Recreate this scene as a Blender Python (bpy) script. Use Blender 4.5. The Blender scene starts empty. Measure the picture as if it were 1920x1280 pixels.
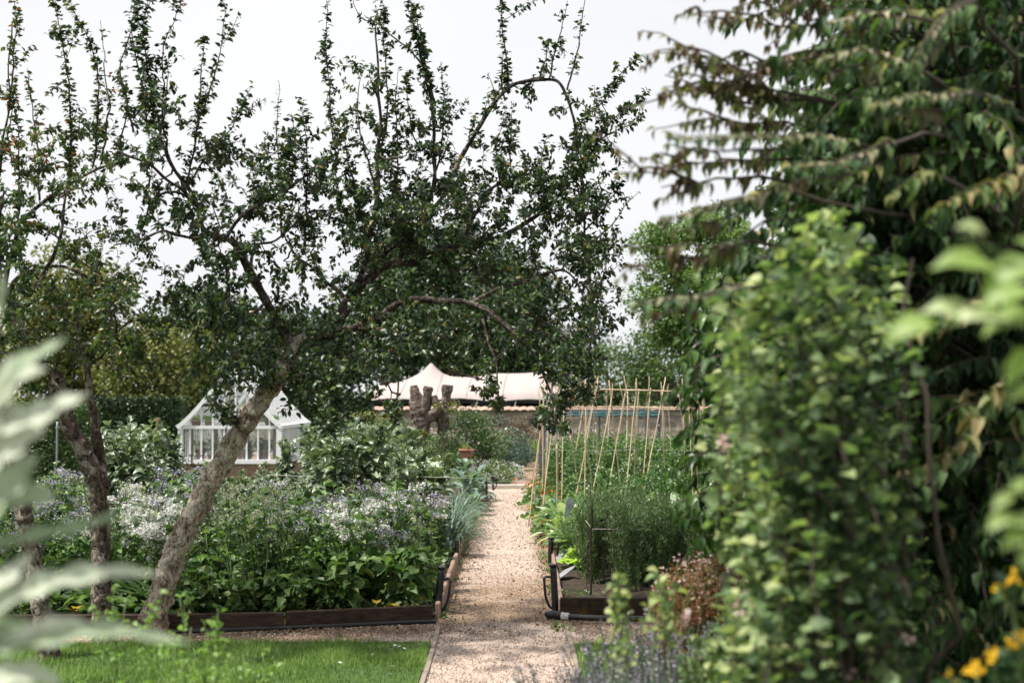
import bpy, math, random
import numpy as np
from mathutils import Vector, noise
SC = bpy.context.scene
COL = SC.collection
R = math.radians
rng = np.random.default_rng(11)
random.seed(11)
F = 2667.0; CH = 1.8; VY = 743.0
PITCH = math.atan((VY-640.0)/F)
CP, SP = math.cos(PITCH), math.sin(PITCH)

def W(px, py, d):
    "point at distance d (along +Y) seen at photo pixel px,py"
    x = (px-960.0)/F; u = (640.0-py)/F
    dy = CP-u*SP; dz = SP+u*CP
    s = d/dy
    return np.array([x*s, d, CH+dz*s])
def Gd(py, z=0.0):
    u = (640.0-py)/F
    dy = CP-u*SP; dz = SP+u*CP
    return (z-CH)/dz*dy
def X(px, d): return W(px, VY, d)[0]
def Z(py, d): return W(960, py, d)[2]

# ---------- materials
def mat(name):
    m = bpy.data.materials.new(name); m.use_nodes = True
    nt = m.node_tree; nt.nodes.clear()
    return m, nt, nt.nodes, nt.links
def N(nodes, t, **kw):
    n = nodes.new(t)
    for k, v in kw.items():
        if hasattr(n, k) and k not in ('Scale',): setattr(n, k, v)
        else: n.inputs[k].default_value = v
    return n
def ramp(nodes, stops):
    r = nodes.new('ShaderNodeValToRGB'); e = r.color_ramp.elements
    while len(e) < len(stops): e.new(0.5)
    for el, (p, c) in zip(e, stops):
        el.position = p; el.color = (c[0], c[1], c[2], 1)
    return r
def leaf_mat(name, stops, trans=0.3, rough=0.45, spec=0.4, tcol=1.5):
    m, nt, n, l = mat(name)
    a = n.new('ShaderNodeAttribute'); a.attribute_name = 'tint'
    r = ramp(n, stops); l.new(a.outputs['Fac'], r.inputs['Fac'])
    # leaves do not have one even colour: faint mottling
    tx = n.new('ShaderNodeTexCoord')
    no = N(n, 'ShaderNodeTexNoise', Scale=28.0); l.new(tx.outputs['Object'], no.inputs['Vector'])
    mx = N(n, 'ShaderNodeMapRange'); l.new(no.outputs['Fac'], mx.inputs['Value'])
    mx.inputs['To Min'].default_value = 0.65; mx.inputs['To Max'].default_value = 1.35
    mul = n.new('ShaderNodeVectorMath'); mul.operation = 'SCALE'
    l.new(r.outputs['Color'], mul.inputs[0]); l.new(mx.outputs['Result'], mul.inputs['Scale'])
    p = n.new('ShaderNodeBsdfPrincipled'); l.new(mul.outputs['Vector'], p.inputs['Base Color'])
    p.inputs['Roughness'].default_value = rough
    p.inputs['Specular IOR Level'].default_value = spec
    t = n.new('ShaderNodeBsdfTranslucent')
    m2 = n.new('ShaderNodeVectorMath'); m2.operation = 'MULTIPLY'
    l.new(mul.outputs['Vector'], m2.inputs[0]); m2.inputs[1].default_value = (1, 1, 1) if 'flower' in name or 'silver' in name or 'umbel' in name else (tcol, tcol*1.15, tcol*0.5)
    l.new(m2.outputs['Vector'], t.inputs['Color'])
    s = n.new('ShaderNodeMixShader'); s.inputs[0].default_value = trans
    l.new(p.outputs[0], s.inputs[1]); l.new(t.outputs[0], s.inputs[2])
    o = n.new('ShaderNodeOutputMaterial'); l.new(s.outputs[0], o.inputs['Surface'])
    return m
def noise_mat(name, stops, scale=8.0, detail=6.0, rough=0.85, bump=0.4, bscale=None, spec=0.3, stretch=(1,1,1), dist=0.02, coord='Object'):
    m, nt, n, l = mat(name)
    tx = n.new('ShaderNodeTexCoord'); mp = n.new('ShaderNodeMapping')
    mp.inputs['Scale'].default_value = stretch
    l.new(tx.outputs[coord], mp.inputs['Vector'])
    no = N(n, 'ShaderNodeTexNoise', Scale=scale, Detail=detail, Roughness=0.65)
    l.new(mp.outputs[0], no.inputs['Vector'])
    r = ramp(n, stops); l.new(no.outputs['Fac'], r.inputs['Fac'])
    p = n.new('ShaderNodeBsdfPrincipled'); l.new(r.outputs['Color'], p.inputs['Base Color'])
    p.inputs['Roughness'].default_value = rough; p.inputs['Specular IOR Level'].default_value = spec
    if bump:
        n2 = N(n, 'ShaderNodeTexNoise', Scale=bscale or scale*3, Detail=5.0)
        l.new(mp.outputs[0], n2.inputs['Vector'])
        b = N(n, 'ShaderNodeBump', Strength=bump, Distance=dist); l.new(n2.outputs['Fac'], b.inputs['Height'])
        l.new(b.outputs[0], p.inputs['Normal'])
    o = n.new('ShaderNodeOutputMaterial'); l.new(p.outputs[0], o.inputs['Surface'])
    return m
def bark_mat(name, dark, mid, pale, moss, lichen=0.55, scale=14.0):
    m, nt, n, l = mat(name)
    tx = n.new('ShaderNodeTexCoord')
    mp = n.new('ShaderNodeMapping'); mp.inputs['Scale'].default_value = (1, 1, 0.55); l.new(tx.outputs['Object'], mp.inputs['Vector'])
    n1 = N(n, 'ShaderNodeTexNoise', Scale=scale*2.6, Detail=8.0, Roughness=0.75); l.new(mp.outputs[0], n1.inputs['Vector'])
    r1 = ramp(n, [(0.38, dark), (0.50, mid), (0.62, [c*2.0 for c in mid])]); l.new(n1.outputs['Fac'], r1.inputs['Fac'])
    n2 = N(n, 'ShaderNodeTexNoise', Scale=scale*.75, Detail=9.0, Roughness=0.72, Distortion=.8); l.new(tx.outputs['Object'], n2.inputs['Vector'])
    r2 = ramp(n, [(lichen-0.025, (0, 0, 0)), (lichen+0.035, (.95, .95, .95))]); l.new(n2.outputs['Fac'], r2.inputs['Fac'])
    x1 = n.new('ShaderNodeMix'); x1.data_type = 'RGBA'; l.new(r2.outputs['Color'], x1.inputs['Factor'])
    l.new(r1.outputs['Color'], x1.inputs['A'])
    n4 = N(n, 'ShaderNodeTexNoise', Scale=scale*5, Detail=4.0); l.new(tx.outputs['Object'], n4.inputs['Vector'])
    r4 = ramp(n, [(.3, [c*.55 for c in pale]), (.6, pale), (.8, [c*1.25 for c in pale])]); l.new(n4.outputs['Fac'], r4.inputs['Fac']); l.new(r4.outputs['Color'], x1.inputs['B'])
    n3 = N(n, 'ShaderNodeTexNoise', Scale=scale*0.22, Detail=5.0, Roughness=0.6); l.new(tx.outputs['Object'], n3.inputs['Vector'])
    r3 = ramp(n, [(0.60, (0, 0, 0)), (0.66, (1, 1, 1))]); l.new(n3.outputs['Fac'], r3.inputs['Fac'])
    x2 = n.new('ShaderNodeMix'); x2.data_type = 'RGBA'; l.new(r3.outputs['Color'], x2.inputs['Factor'])
    l.new(x1.outputs['Result'], x2.inputs['A']); x2.inputs['B'].default_value = (*moss, 1)
    mpc = n.new('ShaderNodeMapping'); mpc.inputs['Scale'].default_value = (1, 1, .32); l.new(tx.outputs['Object'], mpc.inputs['Vector'])
    vc = n.new('ShaderNodeTexVoronoi'); vc.feature = 'DISTANCE_TO_EDGE'; vc.inputs['Scale'].default_value = scale*2.0; vm = n.new('ShaderNodeVectorMath'); vm.operation = 'MULTIPLY_ADD'; l.new(n4.outputs['Color'], vm.inputs[0]); vm.inputs[1].default_value = (.03, .03, .03); l.new(mpc.outputs[0], vm.inputs[2]); l.new(vm.outputs[0], vc.inputs['Vector'])
    rc = ramp(n, [(.0, (.42, .38, .35)), (.09, (1, 1, 1))]); l.new(vc.outputs['Distance'], rc.inputs['Fac'])
    mc = n.new('ShaderNodeVectorMath'); mc.operation = 'MULTIPLY'; l.new(x2.outputs['Result'], mc.inputs[0]); l.new(rc.outputs['Color'], mc.inputs[1])
    p = n.new('ShaderNodeBsdfPrincipled'); l.new(mc.outputs[0], p.inputs['Base Color'])
    p.inputs['Roughness'].default_value = 0.9; p.inputs['Specular IOR Level'].default_value = 0.2
    b = N(n, 'ShaderNodeBump', Strength=1.0, Distance=0.035); l.new(n1.outputs['Fac'], b.inputs['Height'])
    b2 = N(n, 'ShaderNodeBump', Strength=0.5, Distance=0.01); l.new(n2.outputs['Fac'], b2.inputs['Height']); l.new(b.outputs[0], b2.inputs['Normal'])
    l.new(b2.outputs[0], p.inputs['Normal'])
    o = n.new('ShaderNodeOutputMaterial'); l.new(p.outputs[0], o.inputs['Surface'])
    return m
def plain(name, c, rough=0.5, spec=0.4, metal=0.0, bump=0.15, scale=20.0, var=0.25):
    m = noise_mat(name, [(0.3, [v*(1-var) for v in c]), (0.7, [min(1, v*(1+var)) for v in c])], scale=scale, rough=rough, bump=bump, spec=spec, dist=0.004)
    m.node_tree.nodes['Principled BSDF'].inputs['Metallic'].default_value = metal
    return m

# ---------- leaf templates: x width, y length, z normal
def _leaf6(w, bend=0.12, fold=0.10, sh=0.38):
    V = np.array([[0, 0, 0], [-w, sh, fold], [0, sh, 0], [w, sh, fold], [-w*.72, sh+.33, fold-bend*.4], [0, sh+.33, -bend*.5], [w*.72, sh+.33, fold-bend*.4], [0, 1, -bend*1.5]], float)
    return V, [np.array([[0, 2, 1], [0, 3, 2], [4, 5, 7], [5, 6, 7]]), np.array([[1, 2, 5, 4], [2, 3, 6, 5]])]
def _leaf2(w, fold=0.08, sh=0.42):
    V = np.array([[0, 0, 0], [-w, sh, fold], [w, sh, fold], [0, 1, -.08]], float)
    return V, [np.array([[0, 2, 1], [1, 2, 3]])]
def _blade(w):
    V = np.array([[-w, 0, 0], [w, 0, 0], [w*.7, .55, .03], [-w*.7, .55, .03], [0, 1, -.16]], float)
    return V, [np.array([[0, 1, 2, 3]]), np.array([[3, 2, 4]])]
def _star(k=5, inner=0.35):
    V = [[0, 0, 0]]
    for i in range(2*k):
        a = math.pi*i/k; r = 1.0 if i % 2 == 0 else inner
        V.append([r*math.cos(a), r*math.sin(a), 0.12 if i % 2 == 0 else 0.0])
    q = [[0, 1+(2*i-1) % (2*k), 1+2*i, 1+(2*i+1) % (2*k)] for i in range(k)]
    return np.array(V, float), [np.array(q)]
APPLE = _leaf6(.27); OVAL = _leaf6(.30, .2, .12, .42); HEART = _leaf6(.42, .15, .1, .28); LONG = _leaf6(.19, .3, .08, .36)
POINT = _leaf6(.25, .28, .12, .30); RH = _leaf2(.3); RHW = _leaf2(.42); BLADE = _blade(.035); STRAP = _blade(.06); NEEDLE = _leaf2(.06); STAR = _star(5); DISC = _star(6, .8)
TRI = (np.array([[-.03, 0, 0], [.03, 0, 0], [0, 1, 0]], float), [np.array([[0, 1, 2]])])

def unit(v):
    v = np.asarray(v, float); n = np.linalg.norm(v, axis=-1, keepdims=True); n[n < 1e-9] = 1
    return v/n

class MB:
    "collects geometry, then links ONE mesh object"
    def __init__(s): s.v = []; s.f = {3: [], 4: []}; s.m = {3: [], 4: []}; s.t = {3: [], 4: []}; s.n = 0
    def add(s, V, faces, mi=0, tint=0.5):
        V = np.asarray(V, float).reshape(-1, 3)
        for fa in faces:
            fa = np.asarray(fa, int)
            if fa.size == 0: continue
            k = fa.shape[1]
            s.f[k].append(fa+s.n); s.m[k].append(np.full(len(fa), mi)); s.t[k].append(np.full(len(fa), tint) if np.isscalar(tint) else np.asarray(tint))
        s.v.append(V); s.n += len(V)
    def leaves(s, P, D, Nn, S, tpl, mi=0, tint=None, wid=1.0):
        P = np.asarray(P, float).reshape(-1, 3)
        if len(P) == 0: return
        D = unit(D); Xa = unit(np.cross(D, Nn)); Na = np.cross(Xa, D)
        TV, TF = tpl; S = np.broadcast_to(np.asarray(S, float), (len(P),))
        V = P[:, None, :] + S[:, None, None]*(TV[None, :, 0:1]*wid*Xa[:, None, :] + TV[None, :, 1:2]*D[:, None, :] + TV[None, :, 2:3]*Na[:, None, :])
        k = len(TV); off = (np.arange(len(P))*k)[:, None, None]
        if tint is None: tint = rng.random(len(P))
        tint = np.broadcast_to(tint, (len(P),))
        base = s.n
        for fa in TF:
            ff = (fa[None]+off).reshape(-1, fa.shape[1])+base
            s.f[fa.shape[1]].append(ff); s.m[fa.shape[1]].append(np.full(len(ff), mi)); s.t[fa.shape[1]].append(np.repeat(tint, len(fa)))
        s.v.append(V.reshape(-1, 3)); s.n += len(P)*k
    def tube(s, pts, rad, sides=6, mi=0, bump=0.0, bscale=7.0, cap=True, tint=0.5):
        pts = np.asarray(pts, float); n = len(pts); rad = np.broadcast_to(np.asarray(rad, float), (n,))
        T = np.gradient(pts, axis=0); T = unit(T)
        ref = np.array([0.03, 1.0, 0.02]) if abs(T[:, 2]).mean() > .6 else np.array([0.02, 0.03, 1.0])
        A = unit(np.cross(T, ref)); B = np.cross(T, A)
        ang = np.arange(sides)*2*math.pi/sides
        V = pts[:, None] + rad[:, None, None]*(np.cos(ang)[None, :, None]*A[:, None]+np.sin(ang)[None, :, None]*B[:, None])
        if bump:
            flat = V.reshape(-1, 3); C = np.repeat(pts, sides, 0); rr = np.repeat(rad, sides)
            h = np.array([noise.noise(Vector(p*bscale)) + .5*noise.noise(Vector(p*bscale*2.7)) + .3*noise.noise(Vector(p*bscale*6)) for p in flat])
            V = C+(flat-C)*(1+bump*h)[:, None]
        V = V.reshape(-1, 3)
        i = np.arange(n-1)[:, None]*sides; j = np.arange(sides)[None]; j2 = (j+1) % sides
        q = np.stack([i+j, i+j2, i+sides+j2, i+sides+j], -1).reshape(-1, 4)
        fs = [q]
        if cap:
            V = np.vstack([V, pts[0], pts[-1]]); a = n*sides; jj = np.arange(sides)
            t1 = np.stack([np.full(sides, a), (jj+1) % sides, jj], -1); o = (n-1)*sides
            t2 = np.stack([np.full(sides, a+1), o+jj, o+(jj+1) % sides], -1)
            fs.append(np.vstack([t1, t2]))
        s.add(V, fs, mi, tint)
    def box(s, c, size, rz=0.0, mi=0, tint=0.5, rot=None):
        x, y, z = [v/2 for v in size]
        V = np.array([[-x, -y, -z], [x, -y, -z], [x, y, -z], [-x, y, -z], [-x, -y, z], [x, -y, z], [x, y, z], [-x, y, z]])
        if rot is not None: V = V@np.array(rot.to_matrix()).T
        ca, sa = math.cos(rz), math.sin(rz)
        V = V@np.array([[ca, sa, 0], [-sa, ca, 0], [0, 0, 1]])+np.array(c)
        s.add(V, [np.array([[0, 3, 2, 1], [4, 5, 6, 7], [0, 1, 5, 4], [1, 2, 6, 5], [2, 3, 7, 6], [3, 0, 4, 7]])], mi, tint)
    def bar(s, a, b, w=0.03, d=None, mi=0):
        a = np.array(a, float); b = np.array(b, float); t = unit(b-a)
        ref = np.array([0, 1, 0.]) if abs(t[1]) < .9 else np.array([1., 0, 0])
        A = unit(np.cross(t, ref))*w/2; B = unit(np.cross(t, A))*(d or w)/2
        V = [a-A-B, a+A-B, a+A+B, a-A+B, b-A-B, b+A-B, b+A+B, b-A+B]
        s.add(V, [np.array([[0, 3, 2, 1], [4, 5, 6, 7], [0, 1, 5, 4], [1, 2, 6, 5], [2, 3, 7, 6], [3, 0, 4, 7]])], mi)
    def lathe(s, prof, c=(0, 0, 0), sides=28, mi=0):
        ang = np.arange(sides)*2*math.pi/sides; pr = np.array(prof)
        V = np.stack([pr[:, 0:1]*np.cos(ang), pr[:, 0:1]*np.sin(ang), np.repeat(pr[:, 1:2], sides, 1)], -1).reshape(-1, 3)+np.array(c)
        n = len(pr); i = np.arange(n-1)[:, None]*sides; j = np.arange(sides)[None]; j2 = (j+1) % sides
        s.add(V, [np.stack([i+j, i+j2, i+sides+j2, i+sides+j], -1).reshape(-1, 4)], mi)
    def grid(s, fn, nu, nv, mi=0, tint=0.5):
        V = np.array([fn(u, v) for u in np.linspace(0, 1, nu) for v in np.linspace(0, 1, nv)])
        i = np.arange(nu-1)[:, None]*nv; j = np.arange(nv-1)[None]
        s.add(V, [np.stack([i+j, i+j+1, i+nv+j+1, i+nv+j], -1).reshape(-1, 4)], mi, tint)
    def build(s, name, mats, parent=None, origin=(0, 0, 0), smooth=True):
        me = bpy.data.meshes.new(name)
        V = (np.vstack(s.v) if s.v else np.zeros((0, 3)))-np.array(origin)
        f3 = np.vstack(s.f[3]) if s.f[3] else np.zeros((0, 3), int); f4 = np.vstack(s.f[4]) if s.f[4] else np.zeros((0, 4), int)
        me.vertices.add(len(V)); me.vertices.foreach_set('co', V.ravel().astype(np.float32))
        nl = f3.size+f4.size; me.loops.add(nl)
        me.loops.foreach_set('vertex_index', np.concatenate([f3.ravel(), f4.ravel()]).astype(np.int32))
        n = len(f3)+len(f4); me.polygons.add(n)
        st = np.concatenate([np.arange(len(f3))*3, len(f3)*3+np.arange(len(f4))*4]).astype(np.int32)
        me.polygons.foreach_set('loop_start', st)
        cat = lambda d: np.concatenate([np.concatenate(d[3]) if d[3] else np.zeros(0), np.concatenate(d[4]) if d[4] else np.zeros(0)])
        me.polygons.foreach_set('material_index', cat(s.m).astype(np.int32))
        me.polygons.foreach_set('use_smooth', np.full(n, smooth))
        at = me.attributes.new('tint', 'FLOAT', 'FACE'); at.data.foreach_set('value', cat(s.t).astype(np.float32))
        me.update(calc_edges=True)
        for mm in (mats if isinstance(mats, (list, tuple)) else [mats]): me.materials.append(mm)
        o = bpy.data.objects.new(name, me); COL.objects.link(o)
        if parent is not None: o.parent = parent
        return o

def tag(o, label=None, cat=None, group=None, kind=None):
    if label: o['label'] = label
    if cat: o['category'] = cat
    if group: o['group'] = group
    if kind: o['kind'] = kind
    return o
def thing(name, label, cat, loc=(0, 0, 0), group=None, rz=0.0):
    o = bpy.data.objects.new(name, None); o.empty_display_size = 0.1; COL.objects.link(o)
    o.location = tuple(float(v) for v in loc); o.rotation_euler = (0, 0, rz)
    return tag(o, label, cat, group)
def dup(root, loc, rz=0.0, label=None, group=None, s=1.0, kids=None):
    kids = kids if kids is not None else [c for c in root.children]
    r = root.copy(); COL.objects.link(r); r.location = tuple(float(v) for v in loc); r.rotation_euler = (0, 0, rz); r.scale = (s, s, s)
    if label: r['label'] = label
    if group: r['group'] = group
    for ch in kids:
        c = ch.copy(); COL.objects.link(c); c.parent = r
    return r

def smooth_path(P, rad=None, step=0.05):
    P = np.asarray(P, float); n = len(P)
    if rad is None: rad = np.ones(n)
    rad = np.asarray(rad, float)
    Q = np.vstack([2*P[0]-P[1], P, 2*P[-1]-P[-2]]); out = []; ro = []
    for i in range(n-1):
        a, b, c, d = Q[i], Q[i+1], Q[i+2], Q[i+3]
        k = max(1, int(np.linalg.norm(c-b)/step))
        for t in np.arange(k)/k:
            out.append(.5*((2*b)+(-a+c)*t+(2*a-5*b+4*c-d)*t*t+(-a+3*b-3*c+d)*t**3)); ro.append(rad[i]*(1-t)+rad[i+1]*t)
    out.append(P[-1]); ro.append(rad[-1])
    return np.array(out), np.array(ro)

def wiggle(a, b, n, amp, sag=0.0):
    "a crooked twig from a to b"
    a = np.asarray(a, float); b = np.asarray(b, float); t = np.linspace(0, 1, n)[:, None]
    L = np.linalg.norm(b-a); P = a+(b-a)*t
    w = np.cumsum(rng.normal(0, 1, (n, 3)), 0); w -= w[0]+(w[-1]-w[0])*t
    P = P+w*amp*L/math.sqrt(n); P[:, 2] += sag*L*np.sin(t[:, 0]*math.pi)
    return P

def leafy(mb, P, spacing, size, tpl, start=0.0, mi=0, spread=0.9, droop=0.35, tint=None, jitter=0.01, per=1, up=0.25, clumpy=False):
    "leaves set along a twig P"
    seg = np.linalg.norm(np.diff(P, axis=0), axis=1); L = seg.sum()
    n = max(1, int(L*(1-start)/spacing))
    s = np.sort(rng.uniform(start*L, L, n)) if L > .25 else np.linspace(start*L, L, n)
    if clumpy and L > .25:
        ph = rng.uniform(0, 50); w_ = np.array([noise.noise(Vector((v*9+ph, ph, 0))) for v in s]); s = s[rng.random(len(s)) < np.clip(.75+1.5*w_, .12, 1)]
        if len(s) == 0: return
        n = len(s)
    cum = np.concatenate([[0], np.cumsum(seg)])
    pos = np.stack([np.interp(s, cum, P[:, k]) for k in range(3)], 1)
    T = unit(np.gradient(P, axis=0)); tan = np.stack([np.interp(s, cum, T[:, k]) for k in range(3)], 1)
    pos = np.repeat(pos, per, 0); tan = np.repeat(tan, per, 0); n = len(pos)
    rnd = unit(rng.normal(0, 1, (n, 3))); side = unit(rnd-tan*(rnd*tan).sum(1, keepdims=True))
    D = unit(tan*rng.uniform(.1, .8, (n, 1))+side*spread+np.array([0, 0, -droop])*rng.uniform(.2, 1.6, (n, 1)))
    Nn = unit(rng.normal(0, .7, (n, 3))+np.array([0, 0, up+.6]))
    S = size*rng.uniform(.55, 1.15, n)
    tt = rng.random(n) if tint is None else np.clip(rng.normal(tint, .22, n), 0, 1)
    mb.leaves(pos+rng.normal(0, jitter, (n, 3)), D, Nn, S, tpl, mi, tt)
# ================= camera, light, sky
cam = bpy.data.cameras.new('camera'); co = bpy.data.objects.new('camera', cam); COL.objects.link(co)
co.location = (0, 0, CH); co.rotation_euler = (R(90)+PITCH, 0, 0)
cam.sensor_width = 36; cam.lens = F/1920*36; cam.clip_end = 3000; cam.clip_start = 0.05
cam.dof.use_dof = True; cam.dof.focus_distance = 13.5; cam.dof.aperture_fstop = 2.3
SC.camera = co
SUN_AZ = R(-112); SUN_EL = R(64)      # azimuth measured from +Y towards +X: behind and to the left
sd = Vector((math.sin(SUN_AZ)*math.cos(SUN_EL), math.cos(SUN_AZ)*math.cos(SUN_EL), math.sin(SUN_EL)))
sl = bpy.data.lights.new('sun', 'SUN'); sl.energy = 4.8; sl.angle = R(3.5); sl.color = (1, .95, .87)
so = bpy.data.objects.new('sun', sl); COL.objects.link(so); so.rotation_euler = sd.to_track_quat('Z', 'Y').to_euler()
w = bpy.data.worlds.new('World'); SC.world = w; w.use_nodes = True
n = w.node_tree.nodes; l = w.node_tree.links; n.clear()
sky = n.new('ShaderNodeTexSky'); sky.sky_type = 'NISHITA'; sky.sun_disc = False; sky.sun_elevation = SUN_EL; sky.sun_rotation = SUN_AZ
sky.dust_density = 3
b1 = n.new('ShaderNodeBackground'); b1.inputs[1].default_value = 0.08; l.new(sky.outputs[0], b1.inputs[0])
tx = n.new('ShaderNodeTexCoord'); mp = n.new('ShaderNodeMapping'); mp.inputs['Scale'].default_value = (1, 1, 3); l.new(tx.outputs['Generated'], mp.inputs[0])
nz = N(n, 'ShaderNodeTexNoise', Scale=1.7, Detail=4.0); l.new(mp.outputs[0], nz.inputs['Vector'])
cr = ramp(n, [(.3, (.84, .86, .90)), (.7, (.98, .98, .99))]); l.new(nz.outputs['Fac'], cr.inputs['Fac'])
b2 = n.new('ShaderNodeBackground'); l.new(cr.outputs[0], b2.inputs[0]); b2.inputs[1].default_value = 0.665
mx = n.new('ShaderNodeMixShader'); mx.inputs[0].default_value = 0.93; l.new(b1.outputs[0], mx.inputs[1]); l.new(b2.outputs[0], mx.inputs[2])
ow = n.new('ShaderNodeOutputWorld'); l.new(mx.outputs[0], ow.inputs[0])
SC.view_settings.view_transform = 'Standard'; SC.view_settings.look = 'None'; SC.view_settings.exposure = 0.68; SC.view_settings.gamma = 1
SC.cycles.use_denoising = True; SC.cycles.max_bounces = 6; SC.cycles.transparent_max_bounces = 12; SC.cycles.diffuse_bounces = 3; SC.cycles.glossy_bounces = 2
SC.cycles.sample_clamp_indirect = 6

# ================= ground
PL, PR = -.55, .385           # path edges
M_earth = noise_mat('earth', [(.3, (.02, .014, .01)), (.55, (.05, .035, .024)), (.75, (.10, .075, .05))], scale=14, bump=1, dist=.03)
M_ground = noise_mat('meadow_ground', [(.3, (.03, .045, .015)), (.6, (.06, .085, .03)), (.8, (.10, .11, .05))], scale=3, bump=.6)
g = MB(); g.add([[-900, -300, -.03], [900, -300, -.03], [900, 1500, -.03], [-900, 1500, -.03]], [np.array([[0, 1, 2, 3]])])
tag(g.build('ground', M_ground), kind='structure')

def gravel_mat():
    m, nt, n, l = mat('gravel')
    tx = n.new('ShaderNodeTexCoord'); v = tx.outputs['Object']
    vo = N(n, 'ShaderNodeTexVoronoi', Scale=95.0); l.new(v, vo.inputs['Vector'])
    n1 = N(n, 'ShaderNodeTexNoise', Scale=1.3, Detail=7.0, Roughness=.62); l.new(v, n1.inputs['Vector'])
    n2 = N(n, 'ShaderNodeTexNoise', Scale=42.0, Detail=3.0, Roughness=.8); l.new(v, n2.inputs['Vector'])
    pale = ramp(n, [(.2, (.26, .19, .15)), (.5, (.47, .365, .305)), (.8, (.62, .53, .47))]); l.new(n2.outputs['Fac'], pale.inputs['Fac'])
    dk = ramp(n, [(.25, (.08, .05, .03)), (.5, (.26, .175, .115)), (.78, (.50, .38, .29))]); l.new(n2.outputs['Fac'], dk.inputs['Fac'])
    # browner band between the two bed corners, with a broken edge; edges of the path browner too
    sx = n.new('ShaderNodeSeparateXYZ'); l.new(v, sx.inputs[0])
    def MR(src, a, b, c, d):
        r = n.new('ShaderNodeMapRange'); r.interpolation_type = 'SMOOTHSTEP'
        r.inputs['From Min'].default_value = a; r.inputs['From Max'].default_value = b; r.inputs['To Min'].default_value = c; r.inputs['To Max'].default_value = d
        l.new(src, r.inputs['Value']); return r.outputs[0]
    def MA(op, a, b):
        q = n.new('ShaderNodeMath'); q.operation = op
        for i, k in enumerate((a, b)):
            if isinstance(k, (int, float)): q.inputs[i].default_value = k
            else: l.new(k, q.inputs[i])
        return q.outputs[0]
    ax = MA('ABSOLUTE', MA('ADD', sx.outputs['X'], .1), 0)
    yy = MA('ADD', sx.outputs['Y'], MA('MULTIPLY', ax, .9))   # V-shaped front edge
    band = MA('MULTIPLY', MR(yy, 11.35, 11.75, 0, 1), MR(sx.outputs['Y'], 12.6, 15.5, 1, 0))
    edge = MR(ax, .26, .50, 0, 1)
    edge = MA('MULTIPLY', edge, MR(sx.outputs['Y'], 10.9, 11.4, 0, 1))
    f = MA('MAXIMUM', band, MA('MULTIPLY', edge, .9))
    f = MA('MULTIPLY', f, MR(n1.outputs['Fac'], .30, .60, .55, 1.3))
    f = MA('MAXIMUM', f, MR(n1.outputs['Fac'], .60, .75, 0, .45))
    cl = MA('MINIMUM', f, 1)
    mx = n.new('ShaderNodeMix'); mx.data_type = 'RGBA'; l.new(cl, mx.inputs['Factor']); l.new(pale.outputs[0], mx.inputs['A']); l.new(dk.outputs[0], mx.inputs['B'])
    vr = n.new('ShaderNodeMapRange'); l.new(vo.outputs['Color'], vr.inputs['Value']); vr.inputs['To Min'].default_value = .55; vr.inputs['To Max'].default_value = 1.3
    sc = n.new('ShaderNodeVectorMath'); sc.operation = 'SCALE'; l.new(mx.outputs['Result'], sc.inputs[0]); l.new(vr.outputs[0], sc.inputs['Scale'])
    p = n.new('ShaderNodeBsdfPrincipled'); l.new(sc.outputs[0], p.inputs['Base Color']); p.inputs['Roughness'].default_value = .9; p.inputs['Specular IOR Level'].default_value = .2
    b = N(n, 'ShaderNodeBump', Strength=.8, Distance=.008); l.new(vo.outputs['Distance'], b.inputs['Height']); l.new(b.outputs[0], p.inputs['Normal'])
    o = n.new('ShaderNodeOutputMaterial'); l.new(p.outputs[0], o.inputs[0])
    return m
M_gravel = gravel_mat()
def path_fn(x0, x1, y0, y1, z, nu, nv, amp=.012, taper=None):
    def fn(u, v):
        x = x0+(x1-x0)*u; y = y0+(y1-y0)*v
        return (x, y, z+amp*noise.noise(Vector((x*2.2, y*2.2, 0)))+amp*.4*noise.noise(Vector((x*9, y*9, 3))))
    return fn
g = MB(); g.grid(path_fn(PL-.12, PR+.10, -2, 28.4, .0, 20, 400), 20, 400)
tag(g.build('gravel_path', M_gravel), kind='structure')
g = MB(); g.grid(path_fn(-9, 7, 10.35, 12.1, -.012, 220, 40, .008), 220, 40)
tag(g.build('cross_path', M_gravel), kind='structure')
def far_path(u, v):
    y = 27.9+14*v; xc = .42+.10*v*3; hw = .5-.22*min(1, v*2.5)
    return (xc-.0+(u-.5)*2*hw-(.35 if v < .02 else 0)*(1-u), y, .045+.01*noise.noise(Vector((u*4, y, 0)))+v*.12)
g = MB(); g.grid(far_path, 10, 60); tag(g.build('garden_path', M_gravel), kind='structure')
M_stone = noise_mat('pale_stone', [(.3, (.30, .26, .22)), (.7, (.52, .47, .41))], scale=9, bump=.4)
g = MB(); g.box((-.05, 27.95, .03), (1.5, .32, .09)); s_ = g.build('path_step', M_stone, smooth=False); tag(s_, kind='structure')
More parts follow.
